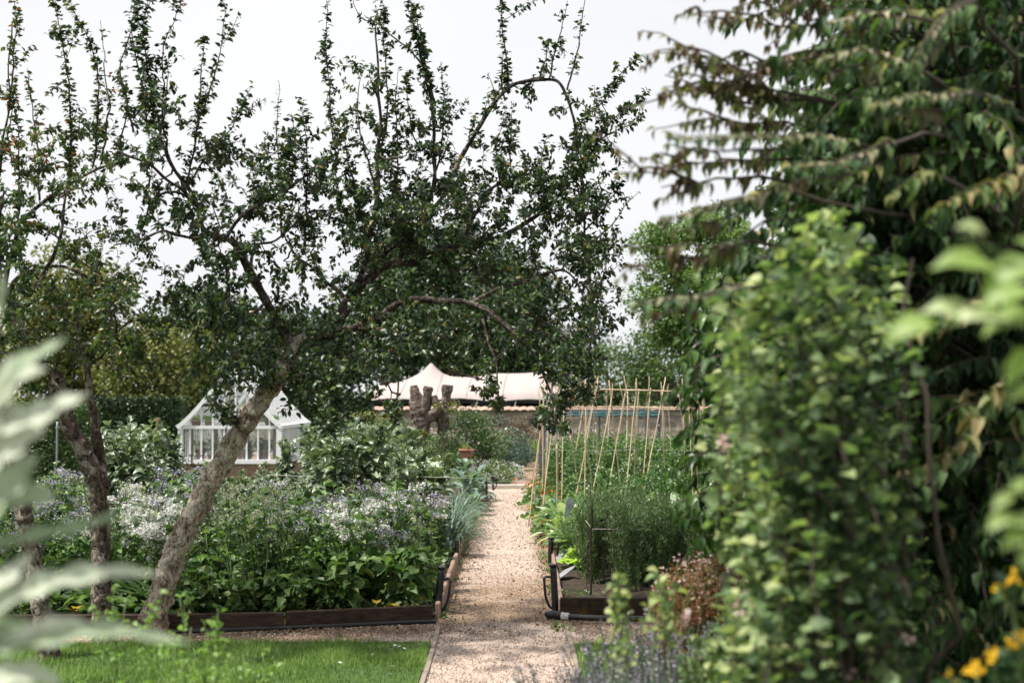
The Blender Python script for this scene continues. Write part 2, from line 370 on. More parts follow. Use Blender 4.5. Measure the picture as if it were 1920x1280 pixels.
# pebbles and litter really lying on the path
g = MB(); npb = 22000
px_ = rng.uniform(PL-.1, PR+.06, npb); py_ = 9+rng.random(npb)**1.3*18
k = rng.random(npb) < .35; px_[k] = rng.uniform(-4.5, 2.5, k.sum()); py_[k] = rng.uniform(10.45, 11.3, k.sum())
S = rng.uniform(.003, .0085, npb)
TV = (np.array([[1, 0, 0], [0, 1, 0], [-1, 0, 0], [0, -1, 0], [0, 0, .7], [0, 0, -.7]], float), [np.array([[0, 1, 4], [1, 2, 4], [2, 3, 4], [3, 0, 4], [1, 0, 5], [2, 1, 5], [3, 2, 5], [0, 3, 5]])])
g.leaves(np.stack([px_, py_, np.full(npb, .006)], 1), rng.normal(0, 1, (npb, 3))*[1, 1, .3], np.tile([0, 0, 1.], (npb, 1))+rng.normal(0, .2, (npb, 3)), S, TV)
M_peb = leaf_mat('pebble', [(0, (.10, .07, .045)), (.45, (.33, .25, .19)), (1, (.62, .55, .48))], trans=0, rough=.8)
tag(g.build('gravel', M_peb, smooth=False), 'small loose pinkish stones scattered over the garden path', 'gravel', kind='stuff')
g = MB(); k = 4200
e = rng.random(k); xx = np.where(e < .42, PL+rng.exponential(.07, k), np.where(e < .84, PR-rng.exponential(.07, k), rng.uniform(PL, PR, k))); yy = 11+rng.random(k)**1.2*16
q = rng.random(k) < .3; xx[q] = rng.uniform(-3.2, 2., q.sum()); yy[q] = np.where(xx[q] < 0, 10.98, 11.45)+rng.normal(0, .1, q.sum())
g.leaves(np.stack([xx, yy, np.full(k, .012)], 1), rng.normal(0, 1, (k, 3))*[1, 1, .2], np.tile([0, 0, 1.], (k, 1))+rng.normal(0, .5, (k, 3)), rng.uniform(.012, .04, k), RH, 0)
M_lit = leaf_mat('leaf_litter', [(0, (.05, .03, .018)), (.5, (.14, .085, .045)), (1, (.26, .17, .09))], trans=.1)
tag(g.build('leaf_litter', M_lit), 'dry brown leaf scraps lying along the path edges', 'leaf litter', kind='stuff')

# beds of earth
def bed(x0, x1, y0, y1, z, name):
    g = MB(); g.grid(lambda u, v: (x0+(x1-x0)*u, y0+(y1-y0)*v, z+.03*noise.noise(Vector(((x0+(x1-x0)*u)*3, (y0+(y1-y0)*v)*3, 1)))+.015*noise.noise(Vector(((x0+(x1-x0)*u)*14, (y0+(y1-y0)*v)*14, 5)))), 160, 160)
    tag(g.build(name, M_earth), kind='structure')
bed(-8.2, PL-.07, 11.45, 27.5, .05, 'soil_bed'); bed(PR+.06, 6.5, 11.85, 34, .05, 'vegetable_soil')

# timber edging
M_tim = noise_mat('old_timber', [(.25, (.012, .007, .005)), (.5, (.036, .021, .014)), (.75, (.08, .05, .034))], scale=5, stretch=(1, 6, 10), bump=.8, dist=.01, rough=.8)
M_timp = noise_mat('weathered_timber', [(.25, (.16, .10, .075)), (.6, (.30, .21, .16)), (.8, (.42, .32, .26))], scale=5, stretch=(8, 1, 8), bump=.6, dist=.008)
M_moss = noise_mat('mossy_timber', [(.35, (.02, .013, .008)), (.52, (.035, .024, .012)), (.72, (.10, .062, .014))], scale=8, bump=1, dist=.02)
def board(a, b, z0, h, t, m, label, n=20):
    a = np.array(a); b = np.array(b); L = np.linalg.norm(b-a); rz = math.atan2(b[1]-a[1], b[0]-a[0])
    root = MB(); nr = max(8, int(L/.08)); pr = [(-t/2, 0), (-t/2, h-.008), (-t/2+.008, h), (t/2-.008, h), (t/2, h-.008), (t/2, 0)]
    V = []
    for i in range(nr):
        x = L*i/(nr-1)
        for (y, z) in pr: V.append((x, y+.006*noise.noise(Vector((x*2, z*9, L))), z0+z+.006*noise.noise(Vector((x*1.7, y*3, 7+L)))*(z > 0)))
    k = len(pr); i = np.arange(nr-1)[:, None]*k; j = np.arange(k-1)[None]
    V = np.array(V); ca, sa = math.cos(rz), math.sin(rz); V = V@np.array([[ca, sa, 0], [-sa, ca, 0], [0, 0, 1]])
    root.add(V, [np.stack([i+j, i+j+1, i+k+j+1, i+k+j], -1).reshape(-1, 4), np.array([[0, 5, 4, 1], [4, 3, 2, 1]]) + 0, np.array([[0, 1, 4, 5], [1, 2, 3, 4]]) + (nr-1)*k], 0)
    o = root.build('timber_edging', m, smooth=False); o.location = (a[0], a[1], 0)
    return tag(o, label, 'garden edging', 'timber boards edging the vegetable beds')
LB0 = (-3.9, 10.98); LBm = (-1.75, 11.12); LB1 = (-.60, 11.5)
board(LBm, (-.64, 11.46), -.02, .155, .045, M_tim, 'brown board across the flower bed end, between hose and black corner pipe')
board((-7.5, 10.75), (-1.77, 11.10), -.02, .15, .045, M_tim, 'long dark board behind the leaning apple trunk, below the flowers')
board((-.605, 11.62), (-.60, 15.6), -.02, .14, .04, M_timp, 'pale board running along the path beside the white flowers')
board((-.60, 15.65), (-.585, 21.4), -.02, .13, .04, M_timp, 'pale board running along the path beside the leek clumps')
board((.40, 11.84), (2.9, 11.80), -.02, .16, .05, M_moss, 'mossy dark board with orange growth behind the thick black pipe')
board((.415, 11.92), (.44, 15.4), -.02, .13, .035, M_timp, 'pinkish board running along the path beside bare soil and slates')
board((.44, 15.45), (.46, 22), -.02, .12, .035, M_timp, 'thin board along the path below the bean canes')
M_edge = noise_mat('kerb_stone', [(.3, (.16, .13, .10)), (.7, (.34, .28, .23))], scale=7, bump=.5)
for (x, y0, y1, lb) in ((-.565, 3.0, 10.42, 'narrow pale edging strip beside the open lawn with daisies'), (.43, 3.0, 10.45, 'narrow pale edging strip partly hidden by lavender')):
    g = MB(); yy = y0
    while yy < y1:
        L = .9; g.box((x+.004*math.sin(yy*9), yy+L/2, .002), (.032, L-.012, .034), rz=.004*math.sin(yy*5)); yy += L
    tag(g.build('lawn_edging', M_edge, smooth=False), lb, 'lawn edging')

# lawn
M_grass = leaf_mat('grass', [(0, (.06, .10, .025)), (.5, (.13, .215, .055)), (1, (.26, .35, .13))], trans=.4, rough=.5)
M_turf = noise_mat('turf', [(.3, (.03, .06, .012)), (.7, (.08, .14, .03))], scale=12, bump=.6)
def lawn(x0, x1, y0, y1, nb, name, hmul=1.0, fr=None):
    g = MB(); g.grid(lambda u, v: (x0+(x1-x0)*u, y0+(y1-y0)*v, .018+.02*noise.noise(Vector(((x0+(x1-x0)*u)*1.5, (y0+(y1-y0)*v)*1.5, 1)))), 40, 40)
    tag(g.build(name, M_turf), kind='structure')
    g = MB(); x = rng.uniform(x0, x1, nb); y = y1-(y1-y0)*rng.random(nb)**1.25
    pn = np.array([noise.noise(Vector((a*1.8, b*1.8, 4))) for a, b in zip(x, y)])
    S = (.05+.045*np.clip(pn+.3, 0, 1))*rng.uniform(.5, 1.3, nb)*hmul
    D = rng.normal(0, .38, (nb, 3))+[0, 0, 1]
    g.leaves(np.stack([x, y, np.full(nb, .012)], 1), D, rng.normal(0, 1, (nb, 3)), S, TRI, 0, np.clip(.45+.8*pn+rng.normal(0, .22, nb), 0, 1), wid=2.2)
    tag(g.build('grass', M_grass, smooth=False), 'short mown grass beside the gravel path' if x1 < 0 else 'short grass behind the lavender', 'grass', kind='stuff')
lawn(-7.5, PL-.035, 5.5, 10.38, 130000, 'lawn', .8); lawn(PR+.065, 3.5, 6.5, 10.30, 50000, 'small_lawn', .8)
# ================= apple trees
M_bark = bark_mat('apple_bark', (.012, .008, .006), (.12, .088, .07), (.50, .45, .39), (.10, .055, .01), lichen=.53)
M_bark_pale = bark_mat('lichen_bark', (.03, .018, .012), (.31, .24, .195), (.74, .67, .57), (.15, .08, .015), lichen=.49)
M_limb = bark_mat('limb_bark', (.012, .009, .007), (.06, .045, .037), (.28, .25, .21), (.08, .045, .012), lichen=.54)
M_twig = plain('apple_twig', (.06, .045, .035), rough=.8)
M_apple = leaf_mat('apple_leaf', [(0, (.008, .02, .010)), (.5, (.022, .048, .018)), (.85, (.06, .105, .032)), (.95, (.10, .15, .035)), (1, (.20, .13, .035))], trans=.22, rough=.4, spec=.5)
M_appleB = leaf_mat('apple_leaf_mixed', [(0, (.018, .04, .016)), (.5, (.04, .075, .024)), (.85, (.09, .13, .035)), (.95, (.18, .17, .05)), (1, (.28, .10, .04))], trans=.28, rough=.4, spec=.5)

class AppleTree:
    def __init__(s, tw, lf):
        s.wood = MB(); s.limbs = MB(); s.twig = MB(); s.leaf = MB(); s.sk = []; s.size = .054; s.k = .9; s.tk = .72; s.lk = .70
    def limb(s, pts, sides=14, bump=.22, sk=True, trunk=False):
        "pts: (px, py, distance, half-width in photo pixels)"
        P = np.array([W(a, b, d) for a, b, d, _ in pts]); r = np.array([q*d/F for _, _, d, q in pts])
        Q, rr = smooth_path(P, r, .018 if trunk else .03)
        if not trunk:
            n = len(Q); w = np.stack([[noise.noise(Vector(p*3.1+np.array([9*k, 0, 0]))) for p in Q] for k in range(3)], 1)
            Q = Q+w*.035*np.minimum(1, np.arange(n)/8)[:, None]
        (s.wood if trunk else s.limbs).tube(Q, rr*(s.tk if trunk else s.lk), sides, 0, bump, 9.0 if trunk else 14.0)
        if sk: s.sk.append(Q)
        return Q
    def shoot(s, P, r0=.006, spacing=.016, size=None, start=.0, tint=None, per=1, droop=.35, spread=.9, clumpy=False):
        s.twig.tube(P, np.linspace(r0, .0018, len(P)), 5, 0, cap=False)
        leafy(s.leaf, P, spacing, size or s.size, APPLE, start, 0, spread=spread, droop=droop, tint=tint, per=per, jitter=.012, clumpy=clumpy)
    def tall(s, pts, dens=.011, size=None, r0=.009, tint=None, per=2, spurs=True):
        P = np.array([W(a, b, d) for a, b, d in pts]); Q, _ = smooth_path(P, None, .04)
        Q = Q+np.cumsum(rng.normal(0, .0045, Q.shape), 0)
        s.shoot(Q, r0, dens*.8, size, 0.03, tint, per, clumpy=True)
        s.sk.append(Q[:max(2, len(Q)//2)])
        if spurs:
            for q in Q[2:-3:3]:
                if rng.random() < .75:
                    e = q+rng.normal(0, .05, 3)+np.array([0, 0, rng.normal(.02, .07)])
                    if rng.random() < .22: e = q+np.array([rng.normal(0, .13), rng.normal(0, .08), rng.uniform(.08, .24)])
                    s.shoot(wiggle(q, e, 4, .1), .003, .014, size, .2, tint, 2)
    def mass(s, cx, cy, rx, ry, d, n, dd=.45, up=.25, size=None, tint=None, dens=.017, lmax=.42):
        sk = np.vstack(s.sk)
        for _ in range(max(3, int(n*s.k*(.70 if cx < 660 and cy < 560 else (.85 if cy < 420 else 1))))):
            a = rng.uniform(0, 2*math.pi); q = math.sqrt(rng.random())
            t = W(cx+rx*q*math.cos(a), cy+ry*q*math.sin(a), d+rng.normal(0, dd))
            dist = np.linalg.norm((sk-t)*[1, .6, 1], axis=1); i = dist.argmin(); b = sk[i]
            L = np.linalg.norm(t-b)
            mid = b if L < lmax else t+(b-t)/L*lmax
            if L > lmax:   # bare connecting branch, then the leafy end
                P0 = wiggle(b, mid, 7, .16, -.02); s.twig.tube(P0, np.linspace(.009, .004, 7), 5, 0, cap=False)
                s.sk.append(P0[2:])
            v = unit(t-mid)+np.array([0, 0, up*rng.normal(1, .8)])+rng.normal(0, .25, 3)
            e = mid+unit(v)*rng.uniform(.18, lmax)
            P = wiggle(mid, e, 7, .18)
            s.shoot(P, .004, dens, size, .12, tint, 2)
    def finish(s, name, label, base, bark, leafm, twigm=None):
        t = thing(name, label, 'tree', base)
        s.wood.build('trunk', bark, t, base); s.limbs.build('limbs', M_limb, t, base); s.twig.build('twigs', twigm or M_twig, t, base, smooth=True); s.leaf.build('crown', leafm, t, base)
        return t

D0 = 10.75
A = AppleTree(None, None)
A.limb([(276, 1222, D0, 46), (284, 1185, D0, 39), (298, 1125, D0, 34), (322, 1050, D0, 30), (352, 985, D0, 29), (386, 918, D0, 28), (424, 850, D0, 27), (463, 790, D0, 25), (500, 735, D0, 25), (530, 690, D0, 24), (552, 655, D0, 25), (575, 632, D0, 17)], 40, .30, trunk=True)
A.limb([(548, 668, D0, 20), (580, 640, 10.8, 17), (612, 618, 10.9, 17), (640, 592, 10.9, 17), (654, 560, 11, 16), (676, 528, 11, 14), (706, 503, 11.1, 12), (745, 492, 11.2, 9), (800, 482, 11.3, 9), (860, 464, 11.4, 8), (910, 452, 11.5, 7), (960, 430, 11.5, 6), (1020, 395, 11.6, 5), (1060, 350, 11.7, 4)], 16)
A.limb([(556, 672, D0, 18), (536, 628, 10.7, 13), (512, 585, 10.6, 12), (488, 545, 10.5, 12), (466, 500, 10.45, 12), (450, 470, 10.4, 9), (424, 447, 10.4, 7), (398, 437, 10.4, 7), (380, 424, 10.4, 7), (371, 392, 10.4, 6.5), (350, 352, 10.4, 6), (322, 305, 10.4, 5), (292, 255, 10.3, 4), (262, 215, 10.3, 3)], 16)
A.limb([(371, 388, 10.4, 5), (345, 362, 10.3, 4.5), (318, 343, 10.2, 4.5), (285, 315, 10.1, 4), (250, 293, 10, 3.5), (222, 278, 10, 3)], 8)
A.limb([(372, 384, 10.4, 4), (330, 362, 10.2, 3.5), (298, 366, 10.1, 3.5), (276, 388, 10, 3), (268, 420, 10, 2.5), (258, 455, 10, 2)], 8)
A.limb([(392, 436, 10.4, 6), (365, 447, 10.3, 4.5), (330, 440, 10.2, 4), (300, 430, 10.1, 3), (262, 452, 10, 3), (215, 460, 9.9, 2)], 8)
A.limb([(424, 447, 10.4, 5), (445, 412, 10.5, 5), (500, 372, 10.6, 4.5), (545, 345, 10.7, 4), (590, 318, 10.8, 3), (630, 300, 10.9, 2)], 8)
A.limb([(470, 505, 10.4, 5), (480, 460, 10.6, 4), (520, 450, 10.7, 3), (560, 420, 10.8, 2.5)], 8)
A.limb([(452, 478, 10.4, 6), (432, 505, 10.2, 4.5), (430, 550, 10, 4), (420, 600, 9.9, 3), (402, 660, 9.8, 2.5)], 8)
A.limb([(500, 566, 10.5, 5), (470, 592, 10.2, 4), (420, 605, 10, 3.5), (360, 600, 9.9, 3), (330, 575, 9.9, 2)], 8)
A.limb([(590, 640, 10.7, 12), (640, 622, 10.5, 11), (672, 612, 10.4, 10), (705, 597, 10.4, 10), (742, 572, 10.3, 9), (785, 559, 10.3, 9), (850, 562, 10.2, 8), (885, 570, 10.2, 8), (915, 582, 10.1, 7), (952, 612, 10, 6), (985, 638, 9.9, 5), (1015, 690, 9.9, 4), (1035, 740, 9.9, 3), (1040, 790, 9.9, 2)], 14)
A.limb([(878, 571, 10.2, 7), (905, 556, 10.3, 6), (940, 545, 10.5, 6), (975, 532, 10.6, 5), (1020, 515, 10.8, 4), (1065, 512, 11, 3), (1090, 540, 11, 3), (1105, 600, 11, 2)], 8)
A.limb([(675, 616, 10.4, 7), (712, 620, 10.2, 5), (752, 626, 10.1, 5), (790, 650, 10, 5), (822, 672, 9.9, 4), (850, 700, 9.9, 3), (905, 712, 9.8, 2)], 8)
A.limb([(700, 505, 11.1, 9), (735, 460, 11.3, 7), (775, 425, 11.4, 6), (815, 385, 11.5, 5), (852, 320, 11.6, 6), (866, 290, 11.6, 6), (885, 258, 11.6, 6), (920, 204, 11.6, 5.5), (952, 172, 11.6, 5.5), (985, 155, 11.6, 5), (1020, 147, 11.6, 4.5), (1048, 152, 11.6, 4), (1063, 182, 11.6, 4), (1072, 215, 11.6, 3.5), (1080, 260, 11.6, 3.5), (1090, 340, 11.5, 3), (1098, 430, 11.4, 3), (1105, 540, 11.2, 3), (1108, 640, 11, 2.5), (1100, 730, 10.9, 2)], 10)
A.limb([(672, 530, 11, 8), (684, 480, 11, 7), (693, 440, 11, 7), (703, 375, 11, 7), (710, 310, 11, 5), (711, 220, 11, 4), (709, 120, 11, 3), (706, 50, 11, 2)], 10)
A.limb([(745, 492, 11.2, 7), (770, 440, 11.2, 6), (800, 400, 11.2, 5), (815, 330, 11.2, 5), (818, 260, 11.2, 5), (808, 180, 11.2, 4), (792, 110, 11.2, 3), (774, 30, 11.2, 2)], 10)
A.limb([(725, 500, 11.1, 6), (700, 470, 11.5, 4), (660, 440, 11.8, 3), (640, 380, 11.9, 3), (625, 320, 12, 2)], 8)
A.limb([(655, 565, 11, 6), (620, 540, 11.3, 5), (590, 500, 11.5, 4), (560, 480, 11.6, 3), (530, 440, 11.7, 2)], 8)
A.limb([(870, 462, 11.4, 5), (880, 420, 11.5, 4), (930, 350, 11.7, 4), (980, 345, 11.8, 3), (1060, 352, 11.9, 2)], 8)
A.limb([(800, 485, 11.3, 6), (840, 500, 11.1, 5), (900, 520, 10.9, 4), (960, 570, 10.7, 4), (1020, 600, 10.6, 3), (1075, 640, 10.5, 2)], 8)
A.limb([(545, 690, D0, 7), (580, 700, 10.3, 5), (615, 720, 10, 4), (625, 760, 9.9, 3), (622, 800, 9.8, 2)], 8)
A.limb([(752, 628, 10.1, 4), (745, 680, 9.9, 3), (742, 740, 9.8, 2.5), (735, 790, 9.75, 2)], 8)
A.limb([(905, 600, 10.1, 4), (925, 660, 9.9, 3), (930, 710, 9.8, 2), (935, 760, 9.8, 1.5)], 8)
T = A.tall
T([(628, 325, 12), (626, 260, 12), (618, 180, 12), (606, 90, 12), (597, -30, 12)], .010)
T([(528, 440, 11.7), (522, 330, 11.7), (520, 250, 11.7), (528, 175, 11.7), (526, 150, 11.7)], .02, size=.04, tint=.7)
T([(575, 400, 10.8), (578, 300, 10.8), (574, 250, 10.8), (564, 200, 10.8)], .011)
T([(545, 345, 10.7), (552, 270, 10.7), (545, 220, 10.7)], .012)
T([(350, 352, 10.4), (392, 290, 10.5), (432, 240, 10.6), (450, 205, 10.6), (472, 168, 10.6)], .010)
T([(352, 352, 10.4), (368, 260, 10.3), (388, 190, 10.3), (408, 100, 10.3), (416, 20, 10.3), (395, -20, 10.3)], .012, per=1)
T([(372, 240, 10.3), (374, 160, 10.3), (380, 100, 10.3), (384, 60, 10.3)], .010)
T([(322, 305, 10.4), (316, 230, 10.4), (318, 170, 10.4), (320, 90, 10.4), (345, 10, 10.4), (350, -30, 10.4)], .012)
T([(300, 265, 10.3), (312, 200, 10.3), (315, 140, 10.3), (316, 100, 10.3)], .03, size=.035, tint=.8, spurs=False)
T([(285, 250, 10.3), (278, 170, 10.3), (270, 80, 10.3), (272, 30, 10.3), (298, -30, 10.3)], .008)
T([(280, 250, 10.3), (272, 190, 10.3), (266, 120, 10.3), (262, 60, 10.3), (280, -10, 10.3)], .010)
T([(250, 250, 10.3), (236, 180, 10.3), (232, 120, 10.3), (250, 60, 10.3), (262, 10, 10.3), (240, -20, 10.3)], .02, per=1)
T([(955, 175, 11.6), (950, 120, 11.6), (943, 60, 11.6), (934, -30, 11.6)], .008)
T([(948, 190, 11.6), (945, 130, 11.6), (950, 90, 11.6)], .010)
T([(958, 350, 11.6), (952, 280, 11.6), (955, 220, 11.6), (953, 190, 11.6)], .012)
T([(940, 350, 11.6), (935, 270, 11.6), (950, 230, 11.6)], .013)
T([(1030, 147, 11.6), (1042, 90, 11.6), (1058, 40, 11.6), (1065, 5, 11.6)], .016, per=1)
T([(1014, 148, 11.6), (1020, 110, 11.6), (1022, 75, 11.6)], .014)
T([(1062, 170, 11.6), (1078, 100, 11.6), (1090, 30, 11.6), (1098, -30, 11.6)], .018, per=1)
T([(1078, 245, 11.6), (1110, 215, 11.6), (1140, 180, 11.6), (1165, 140, 11.6), (1195, 108, 11.6)], .007)
T([(1082, 270, 11.6), (1130, 245, 11.6), (1165, 215, 11.6), (1200, 190, 11.6), (1215, 165, 11.6)], .008)
T([(1088, 290, 11.6), (1140, 250, 11.5), (1180, 232, 11.5), (1206, 212, 11.5)], .009)
T([(1098, 430, 11.4), (1135, 380, 11.4), (1160, 340, 11.4), (1155, 300, 11.4)], .012)
T([(1100, 460, 11.4), (1145, 420, 11.4), (1170, 380, 11.4), (1192, 358, 11.4)], .03, size=.04, per=1, spurs=False)
T([(1020, 395, 11.6), (1012, 320, 11.6), (1012, 270, 11.6), (1018, 250, 11.6)], .012)
T([(795, 130, 11.2), (765, 100, 11.2), (730, 75, 11.2), (700, 50, 11.2), (672, 40, 11.2), (655, 10, 11.2), (668, -20, 11.2)], .013)
T([(812, 200, 11.2), (800, 130, 11.2), (780, 60, 11.2), (772, 10, 11.2)], .006)
T([(808, 180, 11.2), (790, 110, 11.2), (770, 40, 11.2), (765, -20, 11.2)], .012)
T([(818, 320, 11.2), (828, 250, 11.2), (826, 180, 11.2), (822, 110, 11.2)], .009)
T([(820, 300, 11.2), (780, 260, 11.2), (772, 190, 11.2), (776, 130, 11.2)], .009)
T([(710, 310, 11), (722, 240, 11), (726, 170, 11), (720, 90, 11), (716, 20, 11), (712, -30, 11)], .008)
T([(705, 350, 11), (680, 250, 11), (672, 170, 11), (685, 120, 11)], .02, size=.04, tint=.75, per=1)
T([(740, 400, 11.1), (742, 300, 11.1), (738, 200, 11.1), (742, 120, 11.1)], .012)
T([(690, 450, 11), (662, 330, 11), (652, 260, 11), (650, 210, 11)], .012)
T([(880, 250, 11.6), (890, 235, 11.6), (895, 210, 11.6)], .012)
T([(930, 205, 11.6), (922, 170, 11.6), (915, 145, 11.6)], .03, per=1, spurs=False)
M_ = A.mass
for a in [(235, 455, 40, 22, 9.95, 10), (1000, 175, 60, 30, 11.6, 7), (900, 260, 30, 60, 11.6, 7), (745, 380, 60, 60, 11.2, 14), (400, 735, 40, 45, 9.9, 12), (470, 715, 50, 30, 10.1, 8), (420, 470, 70, 60, 10.3, 26), (470, 430, 60, 60, 10.6, 18), (330, 400, 70, 60, 10.2, 30), (390, 350, 55, 60, 10.4, 20), (285, 290, 60, 50, 10.2, 18),
          (285, 200, 45, 60, 10.3, 12), (440, 270, 30, 50, 10.6, 10), (500, 320, 60, 50, 10.7, 26), (560, 290, 60, 45, 10.8, 18), (530, 400, 70, 50, 10.7, 22), (610, 400, 55, 70, 11.2, 26),
          (540, 500, 50, 55, 11.3, 16), (600, 470, 55, 45, 11.3, 22), (350, 500, 70, 45, 10, 18), (410, 570, 60, 60, 10, 24), (340, 600, 60, 40, 10, 14), (400, 660, 45, 70, 9.9, 20), (470, 640, 60, 50, 10.2, 14),
          (650, 340, 45, 80, 11.4, 22), (700, 260, 35, 110, 11.1, 18), (700, 420, 70, 60, 11.2, 30), (650, 520, 60, 50, 11.1, 20), (770, 330, 45, 90, 11.2, 26), (815, 300, 35, 100, 11.2, 18), (740, 460, 50, 40, 11, 16),
          (810, 420, 70, 55, 11.3, 46), (880, 370, 60, 45, 11.5, 30), (860, 500, 90, 40, 11.1, 34), (960, 360, 70, 45, 11.6, 34), (940, 280, 30, 50, 11.6, 10), (940, 450, 70, 50, 11.4, 24), (1040, 380, 60, 55, 11.6, 36), (1080, 290, 50, 55, 11.5, 30),
          (1120, 270, 55, 40, 11.5, 12), (1100, 200, 60, 30, 11.6, 5), (1110, 400, 50, 60, 11.4, 26), (1060, 480, 60, 55, 11.2, 22), (1120, 500, 45, 60, 11.3, 26), (1000, 540, 60, 45, 10.8, 16), (1060, 590, 60, 50, 10.9, 22), (1120, 620, 40, 70, 11, 24),
          (1070, 680, 50, 40, 10.4, 20), (1095, 745, 45, 35, 10.6, 14), (1045, 700, 22, 40, 10, 8), (1035, 780, 24, 40, 9.9, 12), (960, 655, 50, 22, 10, 14), (895, 690, 25, 16, 9.9, 6), (933, 735, 16, 30, 9.8, 7), (870, 632, 80, 26, 10.1, 22),
          (775, 640, 55, 22, 10, 10), (700, 665, 55, 40, 10, 20), (640, 690, 60, 45, 10, 26), (590, 720, 50, 45, 10.1, 20), (625, 790, 25, 50, 9.8, 10), (735, 785, 22, 28, 9.75, 7), (570, 640, 50, 40, 10.6, 16), (690, 600, 50, 35, 10.3, 14), (770, 580, 80, 35, 10.3, 18),
          (940, 600, 60, 35, 10.2, 12), (480, 700, 50, 30, 10.2, 8), (410, 750, 25, 40, 9.9, 8), (520, 590, 40, 50, 10.6, 12), (560, 790, 25, 35, 10, 6)]:
    M_(*a)
A.finish('leaning_apple_tree', 'old apple tree whose pale lichened trunk leans over the flower bed towards the path', (float(W(280, 1200, D0)[0]), D0, 0), M_bark_pale, M_apple)

B = AppleTree(None, None); B.size = .052; B.k = .5; B.tk = .84
dB = 10.55
B.limb([(196, 1215, dB, 30), (193, 1170, dB, 24), (190, 1100, dB, 21), (190, 1040, dB, 20), (187, 980, dB, 20), (185, 930, dB, 20), (174, 885, dB, 20), (150, 835, dB, 19), (128, 795, dB, 18), (116, 750, dB, 17), (102, 705, dB, 16), (80, 672, dB, 15), (50, 635, dB, 14), (25, 600, dB, 12), (5, 560, dB, 10), (-20, 500, dB, 8)], 34, .30, trunk=True)
B.limb([(192, 915, dB, 15), (188, 870, dB+.1, 13), (182, 830, dB+.1, 11), (175, 780, dB+.1, 10), (168, 735, dB+.1, 9), (163, 690, dB+.1, 8), (150, 640, dB+.2, 6), (140, 580, dB+.3, 4)], 18, .28, trunk=True)
B.limb([(25, 600, dB, 8), (15, 560, dB, 8), (30, 522, dB, 6), (60, 506, 10.4, 5), (100, 503, 10.3, 4), (140, 508, 10.2, 4), (178, 535, 10.1, 4), (205, 572, 10, 3.5), (219, 610, 10, 3), (218, 650, 10, 3), (203, 690, 10, 2)], 8)
B.limb([(85, 506, 10.3, 6), (102, 478, 10.3, 5), (113, 440, 10.3, 4.5), (118, 400, 10.3, 4), (126, 350, 10.3, 3), (136, 300, 10.3, 3)], 8)
B.limb([(5, 560, dB, 7), (20, 480, dB, 6), (45, 415, dB, 6), (88, 367, dB, 5), (120, 345, dB, 5), (152, 330, dB, 4), (200, 308, dB, 3.5), (255, 293, dB, 2.5)], 8)
B.limb([(45, 415, dB, 4), (75, 428, 10.4, 3), (108, 446, 10.3, 3), (150, 488, 10.2, 2.5), (185, 510, 10.2, 2)], 8)
B.limb([(165, 690, dB, 5), (190, 660, 10.3, 4), (215, 630, 10.2, 3), (260, 600, 10.1, 3), (300, 620, 10, 2)], 8)
B.limb([(-20, 500, dB, 8), (-15, 420, dB, 6), (0, 330, dB, 4), (12, 240, dB, 3), (15, 150, dB, 2), (22, 40, dB, 2)], 8)
T = B.tall
T([(136, 300, 10.3), (138, 180, 10.3), (125, 90, 10.3), (106, 5, 10.3), (100, -30, 10.3)], .008)
T([(130, 330, 10.3), (134, 260, 10.3), (130, 190, 10.3)], .010)
T([(175, 315, dB), (180, 230, dB), (185, 140, dB), (168, 80, dB), (140, 20, dB), (132, -20, dB)], .009)
T([(190, 310, dB), (195, 240, dB), (200, 190, dB), (188, 130, dB), (182, 40, dB)], .03, size=.04, tint=.7, per=1)
T([(75, 375, dB), (78, 280, dB), (70, 200, dB), (60, 120, dB)], .022, size=.045, tint=.8, per=1)
T([(16, 210, dB), (20, 120, dB), (30, 50, dB), (24, 0, dB)], .010, tint=.8)
T([(0, 330, dB), (14, 230, dB), (20, 150, dB)], .010, tint=.7)
T([(35, 420, dB), (38, 330, dB), (42, 240, dB), (30, 170, dB)], .012, tint=.7)
T([(215, 305, dB), (225, 240, dB), (232, 190, dB), (228, 160, dB)], .012)
for a in [(30, 300, 50, 60, dB, 26, .3, .25, None, .75), (25, 390, 50, 60, dB, 34), (90, 250, 45, 60, dB, 14, .3, .25, None, .7), (130, 290, 40, 60, dB, 18), (170, 270, 50, 50, dB, 20), (110, 380, 60, 50, dB, 24), (40, 470, 60, 50, dB, 30),
          (150, 430, 50, 50, 10.3, 12), (195, 350, 50, 40, 10.4, 16), (190, 470, 40, 40, 10.2, 8), (50, 570, 60, 50, 10.4, 28), (130, 560, 70, 45, 10.2, 26), (230, 560, 60, 45, 10, 26), (290, 590, 60, 35, 10, 16), (110, 640, 60, 45, 10.3, 22), (190, 680, 45, 45, 10.1, 20), (250, 650, 50, 50, 10, 18),
          (60, 700, 60, 60, 10.3, 16), (20, 640, 40, 60, 10.3, 16), (140, 500, 60, 30, 10.2, 12), (300, 520, 40, 30, 10, 6)]:
    B.mass(*a)
B.finish('forked_apple_tree', 'upright apple tree forking low into two lichened stems, beside the silvery leaves', (float(W(195, 1200, dB)[0]), dB, 0), M_bark, M_appleB)

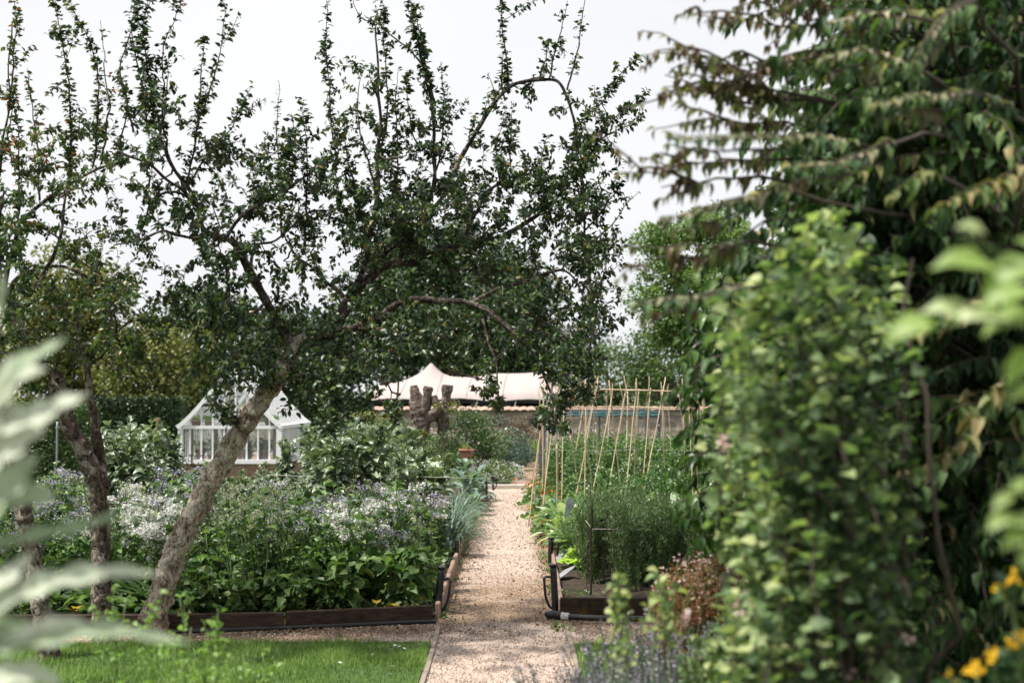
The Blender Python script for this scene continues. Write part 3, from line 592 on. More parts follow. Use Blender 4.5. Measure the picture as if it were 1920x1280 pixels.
C = AppleTree(None, None); C.k = .6
dC = 9.75
C.limb([(96, 1262, dC, 34), (90, 1215, dC, 28), (80, 1150, dC, 25), (68, 1085, dC, 23), (55, 1020, dC, 22), (45, 960, dC, 21), (36, 900, dC, 19), (20, 840, dC, 17), (0, 770, dC, 15), (-30, 690, dC, 13), (-60, 600, dC, 10), (-70, 480, dC, 7), (-60, 380, dC, 5)], 32, .32, trunk=True)
C.limb([(-30, 690, dC, 8), (-10, 620, dC, 6), (0, 540, dC, 5), (-5, 450, dC, 4), (10, 360, dC, 3)], 8)
for a in [(-20, 420, 50, 120, dC, 30, .3, .25, .06, .5), (10, 540, 40, 90, dC, 24, .3, .25, .06, .5), (10, 660, 40, 60, dC, 12)]:
    C.mass(*a)
C.finish('dark_apple_tree', 'dark twisted apple trunk standing behind the big silvery cardoon leaves', (float(W(93, 1250, dC)[0]), dC, 0), M_bark, M_appleB)

# ================= background trees and shrubs
def crown(mb, clumps, per, size, tpl=RH, spread=.3, mi=0, tint=.5, flat=.75, var=.2):
    "clumps: (n,3) centres; each gets leaves on a lumpy shell"
    for c in clumps:
        k = int(per*rng.uniform(.6, 1.3)); v = unit(rng.normal(0, 1, (k, 3)))
        r = spread*rng.uniform(.45, 1.05, (k, 1))*rng.uniform(.6, 1.3); P = c+v*r*[1, 1, flat]
        t0 = tint+rng.normal(0, var)
        D = unit(v+rng.normal(0, .7, (k, 3))+[0, 0, -.25]); Nn = unit(v*.6+rng.normal(0, .6, (k, 3))+[0, 0, .5])
        mb.leaves(P, D, Nn, size*rng.uniform(.6, 1.3, k), tpl, mi, np.clip(rng.normal(t0, .16, k), 0, 1))
def ellip(c, r, n, shell=.55, low=-.9):
    out = []
    while len(out) < n:
        v = unit(rng.normal(0, 1, 3)); q = rng.uniform(shell, 1)
        if v[2] < low: continue
        lump = 1+.22*noise.noise(Vector(v*2.3+np.array(c)))
        out.append(np.array(c)+v*q*lump*np.array(r))
    return np.array(out)
def btree(name, label, base, height, blobs, per, size, lm, bark=None, spread=.5, tint=.5, tr=.14, cat='tree', group=None, tpl=RH, trunk=True, limbs=14, shell=.5, var=.2, flat=.75):
    t = thing(name, label, cat, base, group); base = np.array(base, float)
    cl = np.vstack([ellip(c, r, n, shell) for c, r, n in blobs])
    lf = MB(); crown(lf, cl, per, size, tpl, spread, 0, tint, var=var, flat=flat)
    wd = MB()
    if trunk:
        top = base+[0, 0, height*.55]; P = wiggle(base-[0, 0, .1], top, 10, .04); wd.tube(P, np.linspace(tr, tr*.55, 10), 12, 0, .15, 4)
    else: P = np.array([base, base+[0, 0, .15*height]])
    for i in range(limbs):
        c = cl[rng.integers(len(cl))]; s0 = P[rng.integers(len(P)//2, len(P))]
        Q = wiggle(s0, c, 9, .12, .03); wd.tube(Q, np.linspace(tr*.42, tr*.08, 9), 7, 0, cap=False)
        for _ in range(3):
            q = Q[rng.integers(4, 9)]; c2 = cl[np.linalg.norm(cl-q, axis=1).argsort()[rng.integers(0, min(8, len(cl)))]]
            wd.tube(wiggle(q, c2, 6, .12), np.linspace(tr*.14, tr*.04, 6), 5, 0, cap=False)
    wd.build('trunk' if trunk else 'stems', bark or M_bgbark, t, tuple(base)); lf.build('crown' if trunk else 'foliage', lm, t, tuple(base), smooth=False)
    return t
M_bgbark = plain('far_bark', (.07, .055, .04), rough=.9)
M_lime = leaf_mat('lime_leaf', [(0, (.012, .030, .010)), (.5, (.028, .060, .018)), (.85, (.06, .11, .03)), (1, (.12, .17, .06))], trans=.2)
M_olive = leaf_mat('olive_green_leaf', [(0, (.05, .065, .018)), (.5, (.14, .155, .045)), (1, (.30, .30, .11))], trans=.3)
M_fresh = leaf_mat('fresh_leaf', [(0, (.05, .10, .025)), (.5, (.13, .21, .055)), (1, (.28, .36, .13))], trans=.35)
M_dark = leaf_mat('dark_leaf', [(0, (.008, .02, .008)), (.5, (.02, .042, .014)), (1, (.05, .09, .028))], trans=.15)
M_mid = leaf_mat('mid_leaf', [(0, (.02, .045, .012)), (.5, (.05, .095, .025)), (1, (.11, .17, .05))], trans=.25)
def BT(px, pyt, d, wpx, **k):
    x = X(px, d); zt = Z(pyt, d); wv = wpx/2*d/F
    return x, zt, wv
def tr(name, label, px, pyt, pyb, d, wpx, lm, n=60, per=60, size=.16, **k):
    x = X(px, d); zt = Z(pyt, d); zb = max(.3, Z(pyb, d)); w = wpx/2*d/F; zc = (zt+zb)/2; hz = (zt-zb)/2
    return btree(name, label, (x, d, 0), zt, [((x, d, zc), (w, min(w, 2.2), hz), n)], per, size, lm, spread=k.pop('spread', max(.35, w*.22)), **k)
G1 = 'trees behind the garden wall'
tr('lime_tree', 'dense dark lime tree towering behind the marquee and the apple crown', 845, 425, 765, 70, 430, M_lime, 260, 170, .25, tr=.3, spread=1.0, shell=.55, var=.16)
tr('broad_tree', 'dark bushy tree beyond the greenhouse roof, behind the leaning trunk', 560, 575, 770, 50, 230, M_dark, 90, 130, .20, tr=.25, spread=.8)
tr('broad_tree', 'dark tree filling the skyline between hedge and greenhouse', 395, 570, 760, 54, 260, M_dark, 100, 130, .20, tr=.25, spread=.8)
tr('golden_shrub_tree', 'yellow-green tree seen through the gap between both apple trees', 300, 600, 800, 38, 250, M_olive, 110, 140, .13, tr=.12, spread=.5)
tr('golden_shrub_tree', 'tall yellow-olive tree glowing behind the forked apple stems', 120, 470, 800, 40, 230, M_olive, 150, 140, .14, tr=.15, spread=.5)
tr('broad_tree', 'dark hedge tree at the far edge behind silvery leaves', -60, 560, 800, 44, 260, M_dark, 70, 80, .15, tr=.2, spread=.7)
tr('broad_tree', 'mid green tree behind the bean canes and fruit cage', 1150, 640, 775, 62, 210, M_mid, 70, 80, .17, tr=.2, spread=.8)
tr('broad_tree', 'leafy green tree behind the horizontal cane rails', 1260, 610, 775, 58, 180, M_mid, 70, 80, .16, tr=.2, spread=.7)
tr('broad_tree', 'dark tree closing the gap behind the climbing shrub', 1400, 600, 780, 55, 220, M_dark, 60, 80, .17, tr=.2, spread=.7)
tr('broad_tree', 'low dark tree behind the marquee end and hanging apple leaves', 1045, 590, 750, 70, 190, M_dark, 60, 80, .17, tr=.2, spread=.8)
ex_ = tr('boundary_tree', 'bushy boundary tree standing outside the garden beyond the hedge', -260, 520, 790, 47, 330, M_mid, 70, 110, .22, tr=.25, spread=.9, group='boundary trees')
for bx_, by_, s_ in ((-33, 52, 1.1), (-14, 66, 1.2), (22, 58, 1.15), (31, 50, 1.25), (16, 47, .9), (41, 60, 1.3), (-42, 60, 1.3)): dup(ex_, (bx_, by_, 0), bx_*1.7, s=s_)
# the light, airy tree against the sky
x = X(1300, 42)
bl = [((X(1320, 42), 42, Z(430, 42)), (1.45, 1.2, 1.0), 40), ((X(1235, 42), 42, Z(470, 42)), (.75, 1, .8), 22), ((X(1225, 42), 42, Z(560, 42)), (.7, 1, 1.0), 22), ((X(1380, 42), 42, Z(480, 42)), (1.0, 1.2, 1.2), 26), ((X(1270, 42), 42, Z(620, 42)), (1.3, 1.2, 1.2), 38), ((X(1305, 42), 42, Z(520, 42)), (.9, 1.2, .8), 26), ((X(1360, 42), 42, Z(600, 42)), (1.1, 1.2, 1.3), 24)]
btree('airy_tree', 'light green airy tree against the white sky above the canes', (x, 42, 0), 7.5, bl, 150, .115, M_fresh, spread=.42, tint=.35, tr=.14, limbs=22, shell=.2, var=.2)
# clipped dark hedge and lower background
def hedge(name, label, x0, x1, y, z, depth, lm, n, size, cat='hedge'):
    t = thing(name, label, cat, ((x0+x1)/2, y, 0)); g = MB(); P = np.stack([rng.uniform(x0, x1, n), y+rng.uniform(-depth/2, depth/2, n), rng.uniform(.05, z, n)], 1)
    k = rng.random(n) < .7; P[k, 1] = y-depth/2+rng.exponential(.06, k.sum())
    for i in range(n): P[i, 1] += .1*noise.noise(Vector(P[i]*1.2))
    g.leaves(P, rng.normal(0, 1, (n, 3))+[0, -.6, .2], rng.normal(0, .7, (n, 3))+[0, -.6, .4], size*rng.uniform(.6, 1.3, n), RH)
    g.build('foliage', lm, t, ((x0+x1)/2, y, 0), smooth=False)
    s = MB(); s.box(((x0+x1)/2, y+.15, z*.46), (x1-x0-.2, depth*.5, z*.92)); s.build('hidden_blocker_box', M_dark, t, ((x0+x1)/2, y, 0), smooth=False)  # solid dark box added unseen inside the foliage as a light blocker
hedge('clipped_hedge', 'tall clipped dark green hedge behind the forked apple trunk', X(-520, 27), X(185, 27), 27, Z(770, 27)+.15, 1.0, M_mid, 24000, .07)
hedge('loose_hedge', 'dark loose hedge in the shade between clipped hedge and greenhouse', X(180, 36), X(350, 36), 36, Z(745, 36), 1.2, M_dark, 9000, .10)
hedge('loose_hedge', 'low dark hedge behind the greenhouse and wall', X(560, 43), X(700, 43), 43, Z(735, 43), 1.2, M_dark, 7000, .11)
# ================= greenhouse
M_white = plain('white_paint', (.78, .79, .80), rough=.45, bump=.05, var=.05)
M_terra = noise_mat('terracotta', [(.3, (.20, .09, .055)), (.7, (.34, .18, .12))], scale=7, bump=.3)
M_brick = noise_mat('plinth_brick', [(.3, (.22, .12, .08)), (.7, (.42, .30, .24))], scale=12, bump=.5)
def glass_mat(name, tint, op):
    m, nt, n, l = mat(name)
    t = n.new('ShaderNodeBsdfTransparent'); t.inputs[0].default_value = (*tint, 1)
    g = n.new('ShaderNodeBsdfGlossy'); g.inputs['Roughness'].default_value = .05; g.inputs['Color'].default_value = (.9, .95, 1, 1)
    d = n.new('ShaderNodeBsdfDiffuse'); d.inputs['Color'].default_value = (.75, .78, .78, 1)
    f = N(n, 'ShaderNodeFresnel', IOR=1.5); ma = n.new('ShaderNodeMath'); ma.operation = 'MULTIPLY_ADD'; l.new(f.outputs[0], ma.inputs[0]); ma.inputs[1].default_value = .8; ma.inputs[2].default_value = .04
    s = n.new('ShaderNodeMixShader'); l.new(ma.outputs[0], s.inputs[0]); l.new(t.outputs[0], s.inputs[1]); l.new(g.outputs[0], s.inputs[2])
    s2 = n.new('ShaderNodeMixShader'); s2.inputs[0].default_value = op; l.new(s.outputs[0], s2.inputs[1]); l.new(d.outputs[0], s2.inputs[2])
    o = n.new('ShaderNodeOutputMaterial'); l.new(s2.outputs[0], o.inputs[0]); return m
M_glass = glass_mat('pane_glass', (.92, .95, .94), .10); M_roofglass = glass_mat('shaded_glass', (.88, .91, .92), .14)
gy = 31.6; gx0 = X(336, gy); gx1 = X(527, gy); gxc = (gx0+gx1)/2; hw = (gx1-gx0)/2; gl = 4.3
zs, ze = .36, 1.14; zap = Z(690, gy)
GH = thing('greenhouse', 'white framed greenhouse with a steep curved glass roof on a low brick plinth', 'greenhouse', (gxc, gy, 0))
O = (gxc, gy, 0)
def prof(t):  # half roof profile, eave t=0 to ridge t=1: swan neck
    x = hw*(1.03-t*1.0); z = ze+(zap-ze)*(.72*t+.28*t*t*1.0)
    z = ze-.02+(zap-ze)*(t**1.25*.93+.07*t); return x, z
g = MB(); g.box((gxc, gy+gl/2, .17), (2*hw+.06, gl+.06, .34)); g.build('plinth', M_brick, GH, O, smooth=False)
g = MB()
g.box((gxc, gy-.03, zs), (2*hw+.16, .14, .09)); g.box((gx1+.03, gy+gl/2, zs), (.12, gl, .09)); g.box((gx0-.03, gy+gl/2, zs), (.12, gl, .09)); g.box((gxc, gy+gl, zs), (2*hw+.16, .1, .09))
for sx, ww in ((gx0+.04, .10), (gx1-.03, .12)):
    for yy in (gy, gy+gl): g.bar((sx, yy, zs+.046), (sx, yy, ze-.05), ww)
npn = 9
def zroof(x): # roof height at x
    ts = np.linspace(0, 1, 60); xs = np.array([prof(t)[0] for t in ts]); zz = np.array([prof(t)[1] for t in ts])
    return float(np.interp(abs(x-gxc), xs[::-1], zz[::-1]))
for i in range(1, npn):
    x = gx0+(gx1-gx0)*i/npn
    for yy in (gy, gy+gl): g.bar((x, yy, zs+.046), (x, yy, zroof(x)-.03), .034, .05)
for yy in (gy-.012, gy+gl): g.bar((gx0+.10, yy, ze-.02), (gx1-.10, yy, ze-.02), .07, .05)
for s in (-1, 1):
    xx = gxc+s*hw
    g.bar((xx, gy+.06, ze-.02), (xx, gy+gl-.06, ze-.02), .08, .07)
    for k in range(1, 19): g.bar((xx, gy+gl*k/19, zs+.046), (xx, gy+gl*k/19, ze-.062), .012, .03)
    ts = np.linspace(0, .985, 14)
    for yy, wd_ in ((gy-.05, .10), (gy+gl+.02, .10)):
        for a, b in zip(ts[:-1], ts[1:]):
            xa, za = prof(a); xb, zb = prof(b); g.bar((gxc+s*xa, yy, za), (gxc+s*xb, yy, zb), .09, .055)
    for k in range(1, 19):
        for a, b in zip(ts[::2][:-1], ts[::2][1:]):
            xa, za = prof(a); xb, zb = prof(b); g.bar((gxc+s*xa, gy+gl*k/19, za+.012), (gxc+s*xb, gy+gl*k/19, zb+.012), .03 if abs(xb-xa) < 0 else .014, .03)
g.bar((gxc, gy-.06, zap+.02), (gxc, gy+gl+.04, zap+.02), .09, .07)
for k in range(22): g.box((gxc, gy+.1+k*.19, zap+.085), (.02, .10, .06))
g.build('frame', M_white, GH, O, smooth=False)
g = MB(); g.lathe([(.0, .0), (.05, .0), (.055, .05), (.03, .08), (.03, .12), (.055, .15), (.06, .19), (.04, .23), (0, .25)], (gxc, gy-.03, zap+.05), 14); g.build('finial', M_white, GH, O)
g = MB()
for yy in (gy+.004, gy+gl-.02):
    for i in range(npn):
        xa = gx0+(gx1-gx0)*i/npn; xb = gx0+(gx1-gx0)*(i+1)/npn
        g.add([[xa, yy, zs], [xb, yy, zs], [xb, yy, zroof(min(max(xb, gx0+.02), gx1-.02))-.03], [xa, yy, zroof(min(max(xa, gx0+.02), gx1-.02))-.03]], [np.array([[0, 1, 2, 3]])])
for s in (-1, 1): g.add([[gxc+s*(hw-.01), gy+.02, zs], [gxc+s*(hw-.01), gy+gl-.03, zs], [gxc+s*(hw-.01), gy+gl-.03, ze-.03], [gxc+s*(hw-.01), gy+.02, ze-.03]], [np.array([[0, 1, 2, 3]])])
g.build('wall_glazing', M_glass, GH, O, smooth=False)
g = MB()
for s in (-1, 1): g.grid(lambda u, v: (gxc+s*prof(u*.985)[0], gy+.01+(gl-.02)*v, prof(u*.985)[1]), 14, 2)
g.build('roof_glazing', M_roofglass, GH, O)
M_wood = plain('bench_wood', (.30, .24, .17), rough=.8)
def bench(x0, x1, y, z, label):
    g = MB(); g.box(((x0+x1)/2, y, z), (x1-x0, .35, .03))
    t = thing('plant_shelf', label, 'shelf', ((x0+x1)/2, y, 0)); o = ((x0+x1)/2, y, 0); g.build('shelf_board', M_wood, t, o, smooth=False)
    for xx in (x0+.05, x1-.05):
        q = MB(); q.box((xx, y, z/2-.008), (.04, .3, z-.016)); q.build('leg', M_wood, t, o, smooth=False)
bench(gx0+.14, gx0+.80, gy+.34, 1.12, 'high wooden shelf inside the greenhouse, at its left gable side')
bench(gx1-.85, gx1-.14, gy+.34, 1.12, 'high wooden shelf inside the greenhouse, at its right gable side')
bench(gxc-.25, gxc+.22, gy+.34, 1.10, 'middle wooden shelf inside the greenhouse holding the tall green plant')
def pot(x, y, z, r, h, label, lm, plant=.12, n=120):
    t = thing('terracotta_pot', label, 'flower pot', (x, y, z), 'pots inside the greenhouse')
    g = MB(); g.lathe([(0, 0), (r*.7, 0), (r*.95, h*.78), (r*1.08, h*.78), (r*1.1, h), (r*.95, h), (r*.9, h*.88), (0, h*.88)], sides=18); g.build('pot_body', M_terra, t)
    q = MB(); P = rng.normal(0, 1, (n, 3))*[r*.7, r*.7, plant*.4]+[0, 0, h+plant*.5]; q.leaves(P, rng.normal(0, .6, (n, 3))+[0, 0, .7], rng.normal(0, 1, (n, 3)), rng.uniform(.04, .10, n), APPLE); q.build('foliage', lm, t)
    return t
pot(gx0+.32, gy+.34, 1.136, .13, .13, 'wide clay pot on the high shelf, nearer the corner', M_fresh, .05)
pot(gx0+.60, gy+.34, 1.136, .11, .12, 'clay pot beside the wider one on the high shelf', M_fresh, .05)
pot(gx1-.30, gy+.34, 1.136, .13, .13, 'clay pot on the high shelf by the corner post near the louvred side', M_fresh, .06)
pot(gxc-.02, gy+.34, 1.116, .10, .12, 'dark pot with tall yellow-green plant in the middle of the greenhouse', M_olive, .45, 420)
pot(gx0+.42, gy+.30, .36, .11, .30, 'tall clay pot standing low inside the glass', M_fresh, .10)
pot(gx0+.70, gy+.26, .36, .12, .16, 'low clay pot with a leafy plant near the tall one', M_mid, .28, 260)
pot(gx1-.42, gy+.30, .36, .15, .24, 'big clay pot of herbs low inside, behind the leaning trunk', M_mid, .2, 260)
pot(gx1-.80, gy+.30, .36, .11, .18, 'small clay pot low inside, next to the big herb pot', M_mid, .2, 160)
# brown post
g = MB(); P = np.array([[X(297, 25), 25, 0], [X(297, 25)+.01, 25, .8], [X(297, 25), 25, Z(783, 25)]]); Q, _ = smooth_path(P, None, .1); g.tube(Q, .045, 10, bump=.08); o = g.build('wooden_post', plain('brown_post', (.14, .06, .035), rough=.8)); tag(o, 'reddish brown wooden post left of the greenhouse', 'post')
g = MB(); P = np.array([[X(108, 22), 22, 0], [X(108, 22), 22, Z(790, 22)]]); Q, _ = smooth_path(P, None, .1); g.tube(Q, .017, 8); tag(g.build('metal_pole', plain('grey_metal', (.22, .23, .24), rough=.4)), 'thin grey metal pole in front of the clipped hedge', 'pole')

# ================= garden wall
def wall_mat():
    m, nt, n, l = mat('rubble_stone'); tx = n.new('ShaderNodeTexCoord'); mp = n.new('ShaderNodeMapping'); mp.inputs['Scale'].default_value = (3.2, 3.2, 9); l.new(tx.outputs['Object'], mp.inputs[0])
    nz = N(n, 'ShaderNodeTexNoise', Scale=2.0); l.new(mp.outputs[0], nz.inputs['Vector'])
    ad = n.new('ShaderNodeVectorMath'); ad.operation = 'MULTIPLY_ADD'; l.new(nz.outputs['Color'], ad.inputs[0]); ad.inputs[1].default_value = (.5, .5, .5); l.new(mp.outputs[0], ad.inputs[2])
    vo = N(n, 'ShaderNodeTexVoronoi', Scale=1.0); l.new(ad.outputs[0], vo.inputs['Vector'])
    ve = n.new('ShaderNodeTexVoronoi'); ve.feature = 'DISTANCE_TO_EDGE'; l.new(ad.outputs[0], ve.inputs['Vector'])
    r = ramp(n, [(.1, (.34, .26, .21)), (.5, (.52, .44, .37)), (.9, (.70, .62, .55))]); l.new(vo.outputs['Color'], r.inputs['Fac'])
    e = ramp(n, [(.02, (.35, .35, .35)), (.10, (1, 1, 1))]); l.new(ve.outputs['Distance'], e.inputs['Fac'])
    mm = n.new('ShaderNodeVectorMath'); mm.operation = 'MULTIPLY'; l.new(r.outputs['Color'], mm.inputs[0]); l.new(e.outputs['Color'], mm.inputs[1])
    p = n.new('ShaderNodeBsdfPrincipled'); l.new(mm.outputs[0], p.inputs['Base Color']); p.inputs['Roughness'].default_value = .9
    b = N(n, 'ShaderNodeBump', Strength=1.0, Distance=.03); l.new(ve.outputs['Distance'], b.inputs['Height']); l.new(b.outputs[0], p.inputs['Normal'])
    o = n.new('ShaderNodeOutputMaterial'); l.new(p.outputs[0], o.inputs[0]); return m
wy = 44.0; wz = Z(763, wy); wx0, wx1 = X(380, wy), X(1500, wy)
WL = thing('garden_wall', 'long weathered rubble stone wall closing the garden, capped with wavy clay tiles', 'wall', ((wx0+wx1)/2, wy, 0)); O = ((wx0+wx1)/2, wy, 0)
g = MB(); NX = 300
for y_ in (wy, wy+.45): g.grid(lambda u, v: (wx0+(wx1-wx0)*u, y_+.03*noise.noise(Vector((u*150, v*8, y_))), -.02+(wz-.07)*v), NX, 12)
g.build('stonework', wall_mat(), WL, O)
g = MB()
def cop(u, v):
    x = wx0+(wx1-wx0)*u; t = (v-.5)*2
    return (x, wy+.225+t*.33, wz-.10+.10*(1-abs(t))+.028*abs(math.sin(x*math.pi/.24))+.012*noise.noise(Vector((x*6, t, 1))))
g.grid(cop, 1400, 7); g.grid(lambda u, v: (wx0+(wx1-wx0)*u, wy-.10+v*.66, wz-.115), 2, 2)
g.build('coping', noise_mat('clay_tile', [(.3, (.26, .16, .12)), (.7, (.46, .34, .28))], scale=5, bump=.5), WL, O)

# ================= marquee
M_canvas = noise_mat('marquee_canvas', [(.3, (.37, .31, .30)), (.7, (.43, .365, .355))], scale=1.2, bump=.12, rough=.8, dist=.05)
M_seam = plain('canvas_seam', (.26, .22, .21), rough=.9); M_black = plain('tent_shade_and_poles', (.012, .012, .014), rough=.8)  # the black serves the poles and the painted shade inside the tent
my = 62.0; ma, mb_ = X(652, my), X(1135, my); mz = Z(750, my); MQ = thing('marquee', 'large pinkish white canvas marquee with a pointed peak, rising behind the stone wall', 'marquee', ((ma+mb_)/2, my+3, 0)); O = ((ma+mb_)/2, my+3, 0)
pk = [(X(808, my+2.6), my+2.6, Z(674, my+2.6)), (X(1090, my+3.4), my+3.4, Z(690, my+3.4))]
def canv(u, v):
    x = ma+(mb_-ma)*u; y = my+6.5*v
    e = math.sin(math.pi*v)**.6*(1-(2*u-1)**10); z = mz+(.66+.52*min(1, max(0, (u-.36)/.22)))*e
    for (a, b, c) in pk:
        d = math.hypot((x-a), (y-b)); z += max(0, (c-mz-.85))*math.exp(-d/.72)*1.0
        z += .12*math.exp(-(d/2.2)**2)
    z += .05*math.sin(x*2.1)*(1-e)
    return (x, y, z)
g = MB(); g.grid(canv, 150, 60); g.build('canopy', M_canvas, MQ, O)
for uu in (.08, .2, .34, .46, .60, .74, .9):
    g = MB(); g.tube(np.array([canv(uu+.02*math.sin(v*3), v) for v in np.linspace(.01, .7, 30)])+[0, -.01, .01], .012, 5); g.build('seam', M_seam, MQ, O)
g = MB()
def val(u, v): x = ma+(mb_-ma)*u; return (x, my+.05+.03*math.sin(x*5), mz-.02-.16*v+.05*math.sin(x*2.1)+.012*math.sin(x*9)*v)
g.grid(val, 160, 3); g.build('valance', plain('dark_valance', (.02, .022, .025), rough=.8), MQ, O)
g = MB(); g.grid(lambda u, v: (ma+.1+(mb_-ma-.2)*u, my+6.2+.05*math.sin(u*90), mz*v), 120, 3)
for xx in (ma+.1, mb_-.1): g.grid(lambda u, v: (xx, my+.2+6*u, mz*v), 8, 3)
g.build('inside_shade_sheet', M_black, MQ, O)  # black sheets stand in for the shade inside the open-sided tent
for xx in np.linspace(ma+.1, mb_-.1, 9):
    g = MB(); g.tube(np.array([[xx, my+.15, 0], [xx, my+.15, mz/2], [xx, my+.15, mz]]), .04, 8); g.build('tent_pole', M_black, MQ, O)
M_rope = plain('rope', (.5, .47, .42), rough=.9)
for xx in np.linspace(ma+.6, mb_-.5, 7):
    g = MB(); g.tube(np.array([[xx, my+.1, mz], [xx-.3, my-1.2, mz*.45], [xx-.6, my-2.4, 0]]), .012, 5); g.build('guy_rope', M_rope, MQ, O)

# ================= pollarded tree
D = 29.0
M_poll = bark_mat('pollard_bark', (.03, .022, .018), (.15, .12, .105), (.38, .33, .30), (.10, .07, .02), lichen=.58, scale=9)
pt = thing('pollarded_tree', 'thick pollarded trunk with knobbly cut stubs, standing before the stone wall', 'tree', (X(787, D), D, 0)); O = (float(X(787, D)), D, 0)
g = MB()
def stub(pts, k=.30, sides=30):
    P = np.array([W(a, b, d) for a, b, d, _ in pts]); r = np.array([q*d/F for _, _, d, q in pts]); Q, rr = smooth_path(P, r, .02); g.tube(Q, rr, sides, 0, k, 6)
stub([(790, 905, D, 17), (788, 860, D, 16), (787, 820, D, 15), (788, 795, D, 17), (786, 772, D, 19), (783, 752, D, 14), (779, 736, D, 9), (777, 722, D, 7)])
stub([(790, 778, D, 14), (797, 758, D-.05, 10), (801, 742, D-.1, 8), (802, 730, D-.1, 9), (803, 724, D-.1, 8)])
stub([(795, 790, D, 12), (812, 776, D-.1, 9), (822, 765, D-.1, 7), (815, 750, D-.1, 6), (813, 741, D-.1, 6)])
stub([(808, 780, D+.1, 8), (828, 779, D+.1, 11), (834, 760, D+.1, 9), (837, 742, D+.1, 8.5), (838, 730, D+.1, 11), (839, 721, D+.1, 9)])
stub([(832, 860, D+.1, 11), (830, 820, D+.1, 10), (830, 779, D+.1, 11), (833, 760, D+.1, 9)])
g.build('trunk', M_poll, pt, O)
g = MB(); c = np.array([W(a, b, D-.3) for a, b in ((780, 812), (793, 812), (800, 818), (790, 822), (820, 760), (845, 770), (850, 760))]); crown(g, c, 60, .06, RH, .12, tint=.6); g.build('shoots', M_olive, pt, O, smooth=False)

# ================= terracotta urn
D = 26.2; ux = X(875, D); uz = Z(858, D)
t = thing('terracotta_urn', 'wide rimmed terracotta urn on a pedestal, before the rose bush', 'urn', (ux, D, 0)); O = (0, 0, 0); k = .14*D/26.2
g = MB(); z0 = uz
g.lathe([(.05, z0-.03), (.08, z0), (.105, z0+.03), (.115, z0+.06), (.10, z0+.085), (.09, z0+.10), (.125, z0+.12), (.150, z0+.13), (.152, z0+.155), (.135, z0+.16), (.11, z0+.14), (0, z0+.13)], sides=30); g.build('urn_bowl', M_terra, t)
g = MB(); g.box((0, 0, (z0-.03)/2), (.20, .20, z0-.03)); g.box((0, 0, z0-.055), (.24, .24, .03)); g.build('pedestal', M_stone, t, smooth=False)
g = MB(); crown(g, np.array([[0, 0, z0+.17], [.05, 0, z0+.16], [-.05, 0, z0+.16], [0, 0, z0+.20]]), 50, .035, RH, .06, tint=.7); g.build('foliage', M_olive, t, smooth=False)

# ================= fruit cage with rolled teal net
M_cage = plain('grey_painted_post', (.08, .10, .12), rough=.6); M_net = noise_mat('teal_net', [(.3, (.02, .07, .08)), (.7, (.07, .17, .18))], scale=20, stretch=(.3, 3, 3), bump=.8)
D = 30.0; cz = Z(771, D); cx0, cx1 = X(1017, D), X(1236, D)
FC = thing('fruit_cage', 'grey posted fruit cage with teal netting rolled along its top rail', 'fruit cage', (cx0, D, 0)); O = (cx0, D, 0)
for (xx, yy, ww) in ((cx0, D, .13), (cx1, D, .05), (cx0+1.2, D, .03), (cx0+1.2, D+3, .03), (cx0, D+3, .05), (cx1, D+3, .05)):
    g = MB(); g.box((xx, yy, cz/2-.02), (ww, ww, cz-.04)); g.build('post', M_cage, FC, O, smooth=False)
g = MB(); g.bar((cx0-.06, D, cz), (cx1+.06, D, cz), .035); g.bar((cx0, D+3, cz), (cx1, D+3, cz), .035)
for xx in (cx0, cx1): g.bar((xx, D+.02, cz-.04), (xx, D+2.98, cz-.04), .03)
g.build('top_rail', M_cage, FC, O, smooth=False)
g = MB()
for q in range(3):
    xs = np.linspace(cx0, cx1, 60); P = np.stack([xs, D-.03-.02*q+0*xs, cz-.03-.028*q+.012*np.sin(xs*7+q*2)+.01*np.array([noise.noise(Vector((v*4, q, 0))) for v in xs])], 1); g.tube(P, .022, 7, bump=.5, bscale=20)
g.build('rolled_net', M_net, FC, O)

# ================= bean cane frames
M_cane = noise_mat('bamboo', [(.3, (.34, .24, .15)), (.6, (.52, .41, .28)), (.8, (.66, .56, .42))], scale=6, stretch=(1, 1, .3), bump=.2, rough=.6)
M_cane2 = noise_mat('old_bamboo', [(.3, (.20, .13, .09)), (.6, (.34, .25, .19)), (.8, (.48, .40, .33))], scale=6, stretch=(1, 1, .3), bump=.2, rough=.7)
def cane(g, a, b, r=.011):
    Q = wiggle(a, b, 9, .006); rr = np.full(9, r); rr = np.linspace(r*1.15, r*.75, 9); g.tube(Q, rr, 7)
    L = np.linalg.norm(np.array(b)-np.array(a))
    for s in np.arange(.15, L, .24):   # nodes
        p = np.array(a)+(np.array(b)-np.array(a))*s/L; i = int(s/L*8); p = Q[i]+(Q[min(8, i+1)]-Q[i])*(s/L*8-i); d = unit(Q[min(8, i+1)]-Q[i])
        g.tube(np.array([p-d*.006, p, p+d*.006]), [r, r*1.28, r], 7)
